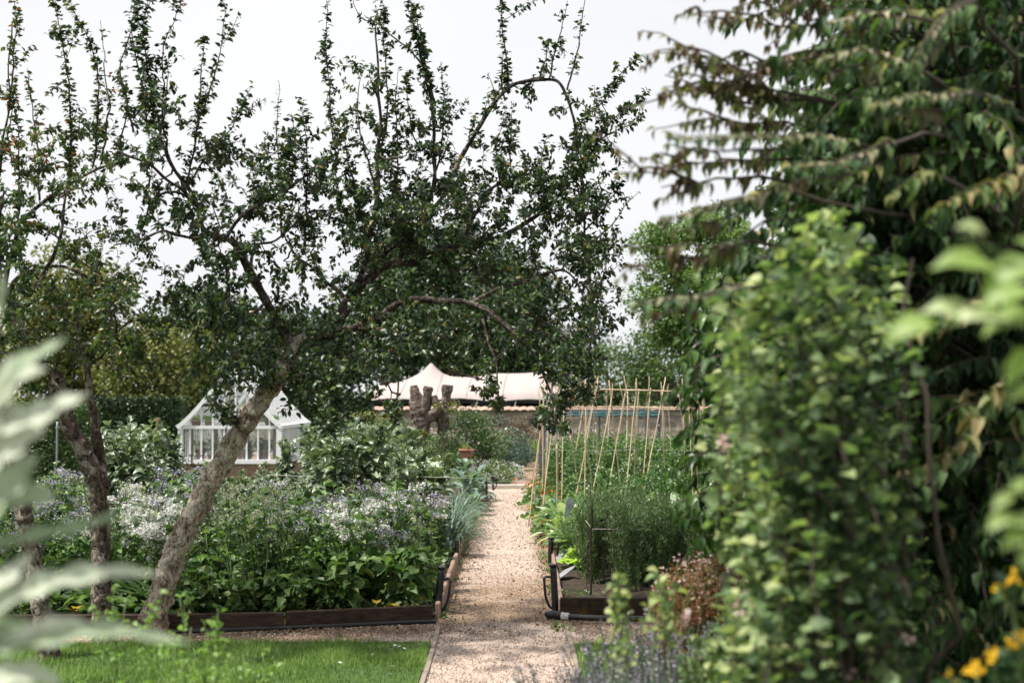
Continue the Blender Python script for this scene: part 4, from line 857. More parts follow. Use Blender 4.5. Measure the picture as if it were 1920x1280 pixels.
def cane_frame(D, x0, x1, ztop, step, label, m, half=.42, rails=((0, 0),), cross=.25, seed=0, zlo=-.05):
    t = thing('cane_frame', label, 'bean frame', ((x0+x1)/2, D, 0), 'bean cane frames'); O = ((x0+x1)/2, D, 0)
    x = x0
    while x < x1:
        xc = x+rng.normal(0, .03)
        for s in (-1, 1):
            if rng.random() < .08: continue
            g = MB(); b = np.array([x+rng.normal(0, .15)+s*.15, D+s*half*rng.uniform(.85, 1.1), zlo]); c = np.array([xc+rng.normal(0, .02), D, ztop-cross])
            e = b+(c-b)*(1+cross*rng.uniform(.3, 1.6)/(ztop-cross)); cane(g, b, e, rng.uniform(.0065, .0095)); g.build('cane', m, t, O)
        x += step*rng.uniform(.8, 1.25)
    for (dz, dx) in rails:
        g = MB(); cane(g, (x0-.1+dx, D, ztop-cross+dz), (x0+(x1-x0)*.62, D+.01, ztop-cross+dz-.01), .010); g.build('rail', m, t, O)
        g = MB(); cane(g, (x0+(x1-x0)*.5, D-.025, ztop-cross+dz-.012), (x1+.2, D, ztop-cross+dz-.04), .010); g.build('rail', m, t, O)
cane_frame(20.3, X(1020, 20.3), X(1330, 20.3), 1.98, .17, 'tall pale bean cane frame closest to the path junction, its rail above the others', M_cane, .55, ((.10, .9),), cross=.18)
cane_frame(23.2, X(1022, 23.2), X(1330, 23.2), 2.02, .26, 'middle bean cane frame standing in the pea foliage', M_cane, .5, ((-.18, .0),), cross=.2)
cane_frame(26.5, X(1030, 26.5), X(1330, 26.5), 1.92, .34, 'browner bean cane frame next to the teal net roll', M_cane2, .5, ((-.08, .0),), cross=.25)
for i, (a, b, lb) in enumerate((((1047, 985, 19.6), (1044, 832, 19.4), 'stout bamboo cane beside the path, in front of the slate'), ((1021, 945, 22.6), (1030, 735, 22.6), 'bamboo cane leaning over the orange nasturtiums'), ((1017, 940, 22.9), (1019, 705, 23), 'slim bamboo cane rising straight beside the dark cage post'))):
    g = MB(); p = W(*a); p[2] = 0; q = W(*b); cane(g, p, q, .016 if i == 0 else .012); tag(g.build('bamboo_cane', M_cane), lb, 'cane')

# ================= black hose pegs
M_blk = plain('black_plastic', (.012, .013, .015), rough=.42, spec=.5, bump=.2, var=.3)
def peg(x, y, h, r, side, lean, label, loop=True):
    t = thing('hose_peg', label, 'post', (x, y, 0), 'black pegs along the path'); 
    tp = np.array([lean[0], lean[1], h]); g = MB(); P = np.array([[0, 0, -.04], tp*.33, tp*.66, tp*.94]); Q, _ = smooth_path(P, None, .03); g.tube(Q, r, 14, bump=.05, bscale=20); g.build('pipe', M_blk, t)
    g = MB(); q = np.array([tp*.93, tp*.95, tp*.955, tp*.99, tp*.995, tp]); g.tube(q, [r, r, r*1.28, r*1.28, r*1.15, r*.8], 14); g.build('cap', M_blk, t)
    if loop:
        g = MB(); s = side; P = np.array([tp*.72+[s*r*.6, 0, 0], tp*.74+[s*(r+.03), 0, 0], tp*.70+[s*(r+.052), -.01, 0], tp*.5+[s*(r+.052), -.01, 0], tp*.3+[s*(r+.045), 0, 0], tp*.16+[s*(r+.02), 0, -.01], tp*.10+[s*r*.5, 0, -.01]]); Q, _ = smooth_path(P, None, .012); g.tube(Q, .011, 8); g.build('handle', M_blk, t)
def PG(px, pyb, pyt): y = Gd(pyb); return X(px, y), y, (pyb-pyt)*y/F
x, y, h = PG(821, 1152, 1064); peg(x, y, h+.01, .029, 1, (.035, 0), 'thickest black peg at the flower bed corner, its curved handle over the path')
x, y, h = PG(1041, 1148, 1060); peg(x, y, h+.01, .028, -1, (-.018, 0), 'tall black peg at the bare soil corner, above the pipe with the white collar')
x, y, h = PG(858, 1056, 1012); peg(x, y, h, .022, 1, (-.004, 0), 'black peg standing below the white flower heads', False)
x, y, h = PG(896, 952, 925); peg(x, y, h+.03, .022, 1, (0, 0), 'black peg half hidden by the leek leaves', False)
x, y, h = PG(913, 936, 901); peg(x, y, h, .022, -1, (-.01, 0), 'black peg just past the leeks, standing straight', False)
x, y, h = PG(925, 919, 887); peg(x, y, h, .020, 1, (-.015, 0), 'leaning black peg beside the mound of white daisies')
x, y, h = PG(1031, 1056, 1007); peg(x, y, h, .027, 1, (.012, 0), 'black peg next to the pale slates and bright lettuce')
x, y, h = PG(1024, 1003, 962); peg(x, y, h, .026, 1, (.002, 0), 'black peg beside the yellow-green drooping leaf', False)
x, y, h = PG(1011, 961, 931); peg(x, y, h, .025, 1, (.01, 0), 'black peg below the bean leaves, near the blue tag', False)
x, y, h = PG(1006, 934, 905); peg(x, y, h, .024, 1, (.006, 0), 'black peg among the orange nasturtiums', False)
for (a, b, lb) in (((1029, 975), (1043, 1008), 'thin brown stake leaning on the black peg by the drooping leaf'), ((1037, 1012), (1049, 1052), 'thin brown stake leaning beside the slates')):
    y0 = Gd(b[1], .05); p = W(b[0], b[1], y0); q = W(a[0], a[1], y0-.05); g = MB(); g.tube(wiggle(p, q, 7, .02), .006, 6); tag(g.build('wooden_stake', plain('dark_stick', (.06, .035, .022), rough=.9)), lb, 'stake')
# drain pipes
def pipe(pts, r, name, label, collar=None):
    t = thing(name, label, 'pipe', (pts[0][0], pts[0][1], 0)); O = (pts[0][0], pts[0][1], 0); Q, _ = smooth_path(np.array(pts, float), None, .04)
    g = MB(); g.tube(Q, r, 14, bump=.03, bscale=10); g.build('hose', M_blk, t, O)
    if collar is not None:
        c = Q[collar]; d = unit(Q[collar+1]-Q[collar]); g = MB(); g.tube(np.array([c-d*.045, c-d*.044, c-d*.01, c-d*.008, c+d*.035, c+d*.036]), [r, r*1.32, r*1.36, r*1.26, r*1.26, r], 18); g.build('collar', plain('white_plastic', (.55, .53, .50), rough=.5, bump=.05), t, O)
        e = Q[0]; g = MB(); g.tube(np.array([e+[-.075, .01, .0], e+[-.07, .01, .01], e+[-.03, 0, .012], e+[.05, 0, 0]]), [.012, .028, .036, .034], 16); g.build('elbow', M_blk, t, O)
y = 11.52; pipe([(X(1040, y), y, .036), (X(1058, y), y-.01, .036), (X(1100, y), y-.06, .032), (X(1160, y), y-.09, .03), (X(1215, y), y-.08, .028), (X(1290, y), y-.02, .028), (2.4, 11.5, .03)], .024, 'drain_pipe', 'thick black pipe with a white collar lying before the mossy board', 1)
pipe([(X(818, 11.35), 11.38, .016), (-.8, 11.32, .018), (-1.2, 11.20, .018), (-1.9, 11.02, .018), (-2.4, 10.90, .018), (-3.2, 10.80, .018), (-6, 10.6, .018)], .016, 'garden_hose', 'long thin black hose lying at the foot of the flower bed boards')
# slates
M_slate = noise_mat('slate', [(.3, (.17, .17, .18)), (.7, (.30, .30, .31))], scale=6, bump=.3, rough=.5)
M_slated = noise_mat('dark_slate', [(.3, (.07, .08, .09)), (.7, (.16, .17, .18))], scale=6, bump=.3, rough=.45)
from mathutils import Euler
def slate(px, py, d, z, size, rot, m, label):
    g = MB(); t = .012; sx, sy = size; V = []
    for zz in (0, t):
        for a in np.arange(9)*2*math.pi/9+.2: rr = 1/max(abs(math.cos(a))**1, abs(math.sin(a))); rr = min(rr, 1.22)*(1+.08*math.sin(a*5+px)); V.append((sx/2*rr*math.cos(a), sy/2*rr*math.sin(a), zz))
    V = np.array(V); i = np.arange(9); g.add(np.vstack([V, [0, 0, 0], [0, 0, t]]), [np.stack([i, (i+1) % 9, 9+(i+1) % 9, 9+i], -1), np.vstack([np.stack([(i+1) % 9, i, np.full(9, 18)], -1), np.stack([9+i, 9+(i+1) % 9, np.full(9, 19)], -1)])])
    o = g.build('slate', m, smooth=False); o.location = (X(px, d), d, z); o.rotation_euler = rot; tag(o, label, 'slate')
slate(1057, 1072, 13.7, .10, (.17, .34), (R(16), R(-22), R(-35)), M_slate, 'pale slate lying tilted on the soil, closer to the mossy board')
slate(1054, 1053, 15.1, .09, (.15, .30), (R(12), R(-10), R(-10)), M_slate, 'pale slate lying against the lettuce')
slate(1067, 1012, 17.4, .30, (.12, .55), (R(76), R(6), R(14)), M_slated, 'dark slate set upright beside the drooping leaf')
# ================= planting
M_stem = plain('green_stem', (.10, .15, .05), rough=.6)
M_borage = leaf_mat('borage_leaf', [(0, (.014, .038, .014)), (.5, (.052, .108, .036)), (.93, (.16, .25, .08)), (1, (.22, .27, .09))], trans=.3)
M_bean = leaf_mat('broad_bean_leaf', [(0, (.022, .045, .022)), (.5, (.10, .145, .08)), (1, (.33, .38, .27))], trans=.2, rough=.42, spec=.6)
M_leek = leaf_mat('leek_leaf', [(0, (.05, .085, .07)), (.5, (.10, .16, .13)), (1, (.22, .30, .25))], trans=.2)
M_feather = leaf_mat('feathery_leaf', [(0, (.02, .05, .015)), (.5, (.06, .11, .04)), (1, (.20, .27, .13))], trans=.3)
M_pea = leaf_mat('pea_leaf', [(0, (.03, .075, .02)), (.5, (.08, .16, .045)), (.9, (.18, .28, .09)), (1, (.5, .55, .45))], trans=.3)
M_yel = leaf_mat('yellowing_leaf', [(0, (.16, .11, .02)), (.6, (.42, .30, .04)), (1, (.5, .42, .10))], trans=.3)
M_let = leaf_mat('lettuce_leaf', [(0, (.22, .34, .05)), (1, (.50, .62, .20))], trans=.45)
M_wf = leaf_mat('white_flower', [(0, (.42, .43, .38)), (1, (.80, .80, .77))], trans=.3)
M_bf = leaf_mat('blue_flower', [(0, (.20, .19, .30)), (.6, (.38, .38, .58)), (1, (.62, .62, .76))], trans=.3)
M_bud = leaf_mat('mauve_bud', [(0, (.13, .10, .10)), (.5, (.26, .22, .22)), (1, (.48, .44, .42))], trans=.25)
M_beige = leaf_mat('seed_umbel', [(0, (.18, .19, .12)), (1, (.50, .50, .38))], trans=.3)
M_orange = leaf_mat('orange_flower', [(0, (.75, .12, .01)), (1, (.9, .30, .02))], trans=.3)
M_pink = leaf_mat('pink_flower', [(0, (.60, .32, .33)), (1, (.85, .68, .66))], trans=.3)
M_yfl = leaf_mat('yellow_flower', [(0, (.75, .38, .01)), (1, (.95, .62, .03))], trans=.3)
M_red = leaf_mat('red_leaf', [(0, (.07, .022, .012)), (.55, (.20, .06, .035)), (1, (.26, .24, .10))], trans=.3)
M_lav = leaf_mat('lavender_flower', [(0, (.12, .105, .12)), (.6, (.26, .235, .26)), (1, (.42, .38, .46))], trans=.25)
M_silver = leaf_mat('silver_leaf', [(0, (.17, .25, .13)), (.5, (.33, .41, .27)), (1, (.58, .62, .50))], trans=.30, rough=.6, tcol=1.15)

def ribbon(mb, P, w, up=(0, 0, 1), fold=.25, mi=0, tint=.5):
    P = np.asarray(P, float); n = len(P); w = np.broadcast_to(w, (n,)); T = unit(np.gradient(P, axis=0)); S = unit(np.cross(T, np.array(up, float))); Nn = np.cross(S, T)
    V = np.stack([P-S*w[:, None]+Nn*(w*fold)[:, None], P, P+S*w[:, None]+Nn*(w*fold)[:, None]], 1).reshape(-1, 3); i = np.arange(n-1)[:, None]*3; j = np.arange(2)[None]
    mb.add(V, [np.stack([i+j, i+j+1, i+3+j+1, i+3+j], -1).reshape(-1, 4)], mi, tint)
def arc(p0, az, L, el0, curl, n=9):
    P = [np.array(p0, float)]; el = el0
    for _ in range(n-1):
        P.append(P[-1]+L/(n-1)*np.array([math.cos(az)*math.cos(el), math.sin(az)*math.cos(el), math.sin(el)])); el -= curl/(n-1)
    return np.array(P)
def pthing(name, label, cat, group): return thing(name, label, cat, (0, 0, 0), group)

def borage(h, lm, fm, label, name, nst=7, nleaf=.055, fsz=.014, nf=26, head=.075, buds=True, lsz=.10, cat='flowering plant', group=None, heads=3, tint=None):
    t = pthing(name, label, cat, group); L = MB(); Fm = MB(); Bd = MB()
    for i in range(nst):
        az = rng.uniform(0, 6.28); hh = h*rng.uniform(.75, 1.05); rr = rng.uniform(.04, .24)
        P = wiggle((rng.normal(0, .05), rng.normal(0, .05), 0), (math.cos(az)*rr, math.sin(az)*rr, hh), 8, .07)
        L.tube(P, np.linspace(.007, .003, 8), 5, 1, cap=False); leafy(L, P, nleaf, lsz, OVAL if i % 2 else APPLE, .04, 0, spread=1.0, droop=.35, per=2, tint=tint)
        if i < 4: A_ = arc((0, 0, 0), az+1, h*rng.uniform(.5, .9), R(rng.uniform(55, 85)), rng.uniform(.4, 1.5), 8); ribbon(L, A_, np.linspace(.009, .001, 8), fold=.4, tint=rng.uniform(.5, 1))
        for k in range(heads):
            c = P[-1]+rng.normal(0, .06, 3)*[1, 1, .5]; q = P[-3]; L.tube(np.array([q, (q+c)/2+[0, 0, .01], c]), [.003, .0025, .002], 4, 1, cap=False)
            n = rng.integers(nf//2, nf); p = c+rng.normal(0, 1, (n, 3))*[head*.55, head*.55, head*.34]
            Fm.leaves(p, unit(rng.normal(0, 1, (n, 3))), rng.normal(0, .6, (n, 3))+[0, -.4, .7], fsz*rng.uniform(.6, 1.2, n), STAR)
            if buds:
                n = 34; p = c+rng.normal(0, 1, (n, 3))*[head*.6, head*.6, head*.4]-[0, 0, .02]; Bd.leaves(p, rng.normal(0, .6, (n, 3))-[0, 0, .5], rng.normal(0, 1, (n, 3)), .017*rng.uniform(.6, 1.4, n), RH)
    L.build('foliage', [lm, M_stem], t); Fm.build('blossoms', fm, t)
    if buds: Bd.build('bud_clumps', M_bud, t)
    return t
def bean(h, label, nst=5, tint=None, lm=None, name='broad_bean_plant', group='broad bean plants', pods=True):
    t = pthing(name, label, 'bean plant', group); L = MB(); Pd = MB()
    for i in range(nst):
        az = rng.uniform(0, 6.28); hh = h*rng.uniform(.8, 1.05); rr = rng.uniform(.03, .2); P = wiggle((rng.normal(0, .04), rng.normal(0, .04), 0), (math.cos(az)*rr, math.sin(az)*rr, hh), 9, .05)
        L.tube(P, np.linspace(.009, .005, 9), 5, 1, cap=False)
        s = .1
        while s < .97:
            p = P[int(s*8)]*(1-(s*8) % 1)+P[min(8, int(s*8)+1)]*((s*8) % 1); a = rng.uniform(0, 6.28); up = .25 if s < .8 else 1.1
            d = unit(np.array([math.cos(a), math.sin(a), up*rng.uniform(.4, 1.2)])); e = p+d*rng.uniform(.03, .08); L.tube(np.array([p, (p+e)/2, e]), .002, 4, 1, cap=False)
            k = 4; pp = np.array([p+(e-p)*v for v in (.5, .6, 1, 1)]); sd = unit(np.cross(d, [0, 0, 1])); D = np.array([d*.5+sd, d*.5-sd, d+sd*.7, d-sd*.7])+rng.normal(0, .2, (k, 3))-[0, 0, .15 if s < .8 else -.5]
            L.leaves(pp, D, rng.normal(0, .35, (k, 3))+[0, 0, 1]-d*.5, rng.uniform(.09, .15, k)*(1 if s < .85 else .75), OVAL, 0, np.clip(rng.normal(.5 if tint is None else tint, .25, k), 0, 1)); s += .036/h*1.35
        if pods:
            for _ in range(2):
                q = P[rng.integers(3, 7)]; A_ = arc(q, rng.uniform(0, 6.28), .12, R(rng.uniform(-70, 30)), .8, 6); Pd.tube(A_, [.004, .008, .009, .009, .008, .003], 6, tint=.8)
    L.build('foliage', [lm or M_bean, M_stem], t)
    if pods: Pd.build('pods', M_pea, t)
    return t
def place(protos, pts, smin=.85, smax=1.12):
    used = set()
    for i, p in enumerate(pts):
        k = int(rng.integers(len(protos))) if i >= len(protos) else i
        s = rng.uniform(smin, smax); rz = rng.uniform(0, 6.28)
        loc = (p[0], p[1], p[2] if len(p) > 2 else .05)
        if k not in used: o = protos[k]; o.location = tuple(map(float, loc)); o.rotation_euler = (0, 0, rz); o.scale = (s, s, s); used.add(k)
        else: dup(protos[k], loc, rz, s=s)
def gridpts(x0, x1, y0, y1, st, jit=.35, ok=None):
    out = []; r = 0; y = y0
    while y <= y1:
        x = x0+(st/2 if r % 2 else 0)
        while x <= x1:
            p = (x+rng.uniform(-jit, jit)*st, y+rng.uniform(-jit, jit)*st)
            if x0 <= p[0] <= x1 and (ok is None or ok(*p)): out.append(p)
            x += st
        y += st*.9; r += 1
    return out
front = lambda x: 11.5+(x+.6)*.30 if x > -1.75 else 11.15
pxof = lambda x, y: 960+x/y*F
Xc = PL-.12
# white, blue and seed-headed borage rows
WB = [borage(.74, M_borage, M_wf, 'leafy plant with dense white flower heads in the bed beside the path', 'white_borage', group='white flowering plants', nf=46, fsz=.016, head=.055, buds=False, tint=.62, heads=3) for _ in range(3)]
BB = [borage(.90, M_borage, M_bf, 'tall plant with pale blue and mauve flower clusters in the flower bed', 'blue_borage', nst=5, group='blue flowering plants', nf=30, fsz=.0125, head=.06, heads=2) for _ in range(3)]+[borage(.95, M_borage, M_bf, 'tall plant with pale blue and mauve flower clusters in the flower bed', 'blue_borage', nf=6, fsz=.01, head=.05, heads=1, nst=6, buds=False, tint=.6, group='blue flowering plants') for _ in range(3)]
WU = [borage(.84, M_borage, M_beige, 'greyish seed-headed plant with small whitish umbels in the flower bed', 'seedy_umbel_plant', group='seed-headed plants', nf=20, fsz=.009, head=.04, buds=False, lsz=.08, heads=3, tint=.55) for _ in range(3)]
pts = gridpts(-5.6, Xc-.1, 11.4, 15.0, .35, ok=lambda x, y: y > front(x)+.28)
kind = {'w': [], 'b': [], 'u': []}
for p in pts:
    q = pxof(*p)
    if q > 640: k = 'w' if rng.random() < (.40 if q > 700 else .25) else ('b' if rng.random() < .6 else 'u')
    elif q > 520: k = 'b' if rng.random() < .85 else 'u'
    elif q > 350: k = 'u' if rng.random() < .75 else 'b'
    elif q > 210: k = 'w' if rng.random() < .22 else ('u' if rng.random() < .5 else 'b')
    else: k = 'b' if rng.random() < .6 else 'u'
    if y > 14.3 if False else (p[1] > 14.4 and k == 'w' and q > 640): k = 'b' if rng.random() < .35 else 'w'
    kind[k].append(p)
place(WB, kind['w'], .75, 1.12); place(BB, kind['b'], .68, 1.1); place(WU, kind['u'], .6, 1.1)
# big leaved greens and yellowing leaves along the front board
def clump(label, name, lm, n, L, w, el=(40, 80), curl=1.2, tpl=None, cat='leafy plant', group=None, stalk=.35, tint=None):
    t = pthing(name, label, cat, group); g = MB()
    for i in range(n):
        az = rng.uniform(0, 6.28); LL = L*rng.uniform(.6, 1.1); P = arc((rng.normal(0, .03), rng.normal(0, .03), 0), az, LL, R(rng.uniform(*el)), curl*rng.uniform(.6, 1.3), 10)
        s = np.linspace(0, 1, 10); ww = np.where(s < stalk, .004+.05*w, w*np.sin(np.clip((s-stalk)/(1-stalk), 0, 1)*math.pi)**.75+.002)*rng.uniform(.7, 1.1); ribbon(g, P, ww, fold=.3, tint=np.clip(rng.normal(.5 if tint is None else tint, .22), 0, 1))
    g.build('foliage', lm, t); return t
def greens(h, label):
    t = pthing('leafy_greens', label, 'leafy plant', 'leafy greens behind the board'); g = MB()
    for i in range(7):
        az = rng.uniform(0, 6.28); P = wiggle((0, 0, 0), (math.cos(az)*rng.uniform(.04, .16), math.sin(az)*.1, h*rng.uniform(.6, 1.1)), 7, .08); g.tube(P, .0045, 5, 1, cap=False); leafy(g, P, .035, .13, OVAL, .1, 0, per=2, spread=1.0, droop=.25, tint=.68)
    g.build('foliage', [M_borage, M_stem], t); return t
CL = [greens(.42, 'broad leaved green plant filling the bed behind the front board') for _ in range(3)]
place(CL, [p for p in gridpts(-2.6, Xc-.05, 11.3, 12.4, .24) if p[1] > front(p[0])+.14], .6, 1.15)
DK = [clump('low dark leaved plant in the shade at the bed front', 'shade_plant', M_feather, 16, .34, .035, (25, 75), 1.2, group='low shaded plants', tint=.4) for _ in range(2)]
place(DK, [p for p in gridpts(-5.6, -2.5, 11.3, 12.4, .22)], .8, 1.3)
YL = [clump('low plant with yellowing leaves hanging over the front board', 'yellowing_plant', M_yel, 6, .24, .05, (10, 70), 1.6, group='yellowing plants') for _ in range(2)]
place(YL, [(X(715, 11.5), 11.52, .10), (X(570, 11.4), 11.33, .08), (X(150, 11.3), 11.28, .08), (X(775, 11.6), 11.7, .12), (X(345, 11.3), 11.25, .06)], .8, 1.0)
# stalky celery-like stems showing in the front row
# broad beans
BN = [bean(1.28, 'tall grey-green broad bean plant in the rows behind the flowers') for _ in range(4)]
BM = [bean(1.05, 'mid height green broad bean plant in front of the greenhouse', tint=.6, group='lower broad bean plants') for _ in range(2)]
def okb(x, y): q = pxof(x, y); return (592 < q < 868 or 205 < q < 318) and x < Xc-.05
bp_ = gridpts(-6, Xc-.25, 15.4, 19.2, .36, ok=okb)
place(BN, [p for p in bp_ if pxof(*p) < 752], .80, 1.16)
place([bean(1.0, 'shorter broad bean plant near the path, in front of the pollarded trunk', tint=.6, group='short broad bean plants by the path') for _ in range(3)], [p for p in bp_ if pxof(*p) >= 752], .8, 1.1)
place(BM, [(p[0], p[1], .05) for p in gridpts(-7.6, Xc-.5, 16.2, 20.5, .46, ok=lambda x, y: 318 < pxof(x, y) < 592 or pxof(x, y) < 205)], .5, .78)
place([bean(1.15, 'broad bean plant in the row running back from the greenhouse corner', tint=.55, group='back row broad bean plants', pods=False) for _ in range(2)], gridpts(X(560, 23), Xc-.7, 21.5, 24.5, .55), .85, 1.1)
# leeks by the path
def leek(label):
    t = pthing('leek', label, 'leek', 'leek clumps by the path'); g = MB()
    for i in range(34):
        P = arc((rng.normal(0, .05), rng.normal(0, .05), 0), rng.uniform(0, 6.28), rng.uniform(.45, .75), R(rng.uniform(60, 88)), rng.uniform(.8, 2.6), 11); s = np.linspace(0, 1, 11); ribbon(g, P, .010*(1-s**2)+.001, fold=.5, tint=rng.random())
    g.build('foliage', M_leek, t); return t
place([leek('blue-green leek clump arching over the pale board by the path') for _ in range(3)], [(Xc-.08+rng.uniform(-.14, .10), 16.0+i*.19, .05) for i in range(26)], .75, 1.0)
# kale-like plants further along
place([clump('grey leaved cabbage plant standing behind the leeks', 'kale_plant', M_leek, 26, .42, .06, (20, 88), 1.4, cat='vegetable plant', group='grey cabbage plants', tint=.7) for _ in range(2)], [(X(885, 23.5), 23.3, .35), (X(875, 22.5), 22.4, .3), (X(893, 24.5), 24.6, .3), (X(868, 23), 23.6, .5), (X(880, 22.8), 22.9, .0), (X(890, 24), 24, .0), (X(884, 21.8), 21.7, .05), (X(900, 25), 25.2, .05)], .8, 1.1)
# shrubs at the far left of the path
def shrub(name, label, px, pyt, d, wpx, lm, n, per, size, sp, tint=.5, fl=None, nfl=0, fsz=.03, z0=0.05, cat='shrub', tpl=RH, dep=None):
    x = X(px, d); zt = Z(pyt, d); w = wpx/2*d/F; t = btree(name, label, (x, d, 0), zt, [((x, d, (zt+z0)/2), (w, dep or min(w, .8), (zt-z0)/2), n)], per, size, lm, spread=sp, tint=tint, trunk=False, limbs=12, tr=.03, cat=cat, tpl=tpl, shell=.3)
    if fl:
        g = MB(); P = ellip((x, d, (zt+z0)/2), (w*1.02, (dep or min(w, .8))*1.05, (zt-z0)/2*1.05), nfl, .85, -.6); P = P[P[:, 1] < d+.2]
        g.leaves(P, rng.normal(0, 1, P.shape), rng.normal(0, .5, P.shape)+[0, -.6, .5], fsz*rng.uniform(.6, 1.2, len(P)), STAR); g.build('blossoms', fl, t, (x, d, 0))
    return t
shrub('rose_bush', 'dark green rose bush with small pale blooms behind the terracotta urn', 892, 768, 29.6, 160, M_mid, 80, 90, .055, .22, .45, M_pink, 70, .035)
shrub('rose_bush', 'low green rose bush hiding the foot of the pollarded trunk', 815, 800, 27.6, 120, M_mid, 44, 80, .05, .2, .6, M_pink, 22, .03)
shrub('rose_bush', 'young upright rose shoots rising beside the pollard stubs', 855, 752, 31, 40, M_mid, 16, 50, .05, .16, .6, M_pink, 10, .03)
shrub('rose_bush', 'light green rose bush with white blooms left of the pollarded trunk', 690, 766, 30.5, 170, M_olive, 80, 90, .05, .22, .6, M_wf, 60, .04)
shrub('rose_bush', 'leafy rose bush directly behind the pollarded trunk', 775, 790, 32, 110, M_olive, 40, 70, .05, .2, .5, M_pink, 25, .03)
shrub('garden_shrub', 'green shrub against the greenhouse side', 615, 785, 31, 90, M_fresh, 36, 70, .05, .2, .3)
shrub('daisy_mound', 'rounded mound covered with tiny white daisies at the path step', 930, 862, 28.9, 108, M_fresh, 40, 60, .035, .13, .3, M_wf, 1100, .018, dep=.6)
shrub('daisy_mound', 'small creamy flowered mound touching the narrow path', 968, 882, 30.2, 50, M_fresh, 18, 60, .035, .11, .4, M_pink, 380, .018)
shrub('blue_leaved_shrub', 'blue-green leafy shrub behind the daisy mound', 955, 800, 33, 85, M_leek, 50, 70, .05, .16, .35)
shrub('blue_leaved_shrub', 'smaller blue-green shrub where the narrow path bends', 985, 836, 34.5, 50, M_leek, 26, 70, .045, .12, .4)
shrub('bright_shrub', 'bright green low shrub beside the cage post', 1000, 828, 37, 45, M_fresh, 24, 60, .05, .15, .6)
shrub('wall_climber', 'brownish climber trained on the stone wall', 975, 781, 43.4, 85, leaf_mat('bronze_leaf', [(0, (.06, .04, .02)), (.5, (.14, .09, .05)), (1, (.22, .17, .09))], trans=.2), 45, 50, .06, .25, .5, dep=.25, z0=.2)
shrub('wall_shrub', 'reddish green shrub at the wall left of the pollard', 660, 762, 41, 90, M_olive, 30, 50, .07, .25, .5)
shrub('garden_shrub', 'dark shrub filling the gap behind broad beans near the brown post', 300, 800, 26, 130, M_dark, 40, 60, .06, .25, .6)
# ================= vegetable bed on the far side of the path
def feather(h, label, n=13, name='feathery_plant', group='feathery plants', lm=None):
    t = pthing(name, label, 'feathery plant', group); g = MB()
    for i in range(n):
        az = rng.uniform(0, 6.28); rr = rng.uniform(.03, .20); P = wiggle((rng.normal(0, .05), rng.normal(0, .05), 0), (math.cos(az)*rr, math.sin(az)*rr, h*rng.uniform(.7, 1.05)), 9, .07)
        g.tube(P, np.linspace(.004, .0015, 9), 4, 1, cap=False); leafy(g, P, .0075, .055, NEEDLE, .05, 0, spread=.7, droop=-.4, per=2)
        for _ in range(3):
            q = P[rng.integers(2, 7)]; e = q+unit(rng.normal(0, .5, 3)+[0, 0, 1.])*.22; Q = wiggle(q, e, 5, .1); leafy(g, Q, .008, .045, NEEDLE, .1, 0, spread=.7, droop=-.4, per=2)
    g.build('foliage', [lm or M_feather, M_stem], t); return t
FP = [feather(.78, 'fine feathery green plant standing behind the bare soil') for _ in range(3)]
place(FP, [(p[0], p[1]) for p in gridpts(.70, 3.2, 12.9, 15.0, .30, ok=lambda x, y: x > .72+max(0, (13.4-y))*.5)], .8, 1.1)
place([feather(.5, 'low pale feathery plant beside the lettuce', 12, 'low_feathery_plant', 'low feathery plants', M_pea) for _ in range(2)], [(.64, 15.2), (.72, 15.8), (.60, 16.1), (.80, 15.1), (.70, 14.7)], .8, 1.1)
# dark seed pods
g = MB()
for (px, py, d) in ((1127, 977, 13.1), (1128, 985, 13.1), (1141, 972, 13.2), (1152, 990, 13), (1162, 962, 13.4), (1168, 992, 13.1), (1172, 978, 13.2), (1182, 968, 13.2), (1144, 995, 13), (1205, 978, 13.3), (1212, 985, 13.3), (1130, 1045, 12.9), (1096, 1048, 12.8), (1222, 998, 13.4)):
    p = W(px, py, d); k = 14; g.leaves(p+rng.normal(0, .012, (k, 3)), rng.normal(0, 1, (k, 3)), rng.normal(0, 1, (k, 3)), rng.uniform(.02, .035, k), OVAL); g.tube(wiggle((p[0]+.03, p[1], .05), p, 7, .04), .0025, 4)
tag(g.build('dark_poppy_plant', leaf_mat('dark_petal', [(0, (.006, .004, .006)), (1, (.03, .012, .02))], trans=.05)), 'plant with nearly black flower heads among the feathery stems', 'flowering plant')
def stake(px, pyt, pyb, dxt, r, label, m=None):
    d = Gd(pyb, .06); g = MB(); Q = wiggle((X(px, d), d, .02), (X(px+dxt, d), d, Z(pyt, d)), 12, .012); g.tube(Q, np.linspace(r*1.1, r*.8, 12), 7, bump=.15, bscale=30)
    tag(g.build('plant_stake', M_stk), label, 'stake')
M_stk = plain('dark_hazel', (.035, .022, .016), rough=.9)
stake(1107, 938, 1115, 3, .010, 'tallest dark hazel stake in front of the feathery plants')
stake(1109, 905, 1080, -3, .008, 'forked thin stake just behind the tallest hazel stake')
stake(1152, 995, 1108, -2, .007, 'short dark stake in the middle of the feathery plants')
stake(1240, 975, 1100, 0, .009, 'dark stake near the red-leaved bush')
def string(pts, label, r=.0025):
    g = MB(); Q, _ = smooth_path(np.array(pts), None, .2); g.tube(Q, r, 4); tag(g.build('garden_string', M_rope), label, 'string')
string([W(1098, 975, 12.9), W(1110, 991, 12.85), W(1180, 992, 12.9), W(1240, 991, 13), W(1300, 992, 13.2)], 'pale string tied between the dark stakes', .0022)
string([W(500, 890, 15.7), W(600, 893, 15.7), W(700, 891, 15.7), W(880, 896, 15.7)], 'pale string stretched before the broad beans')
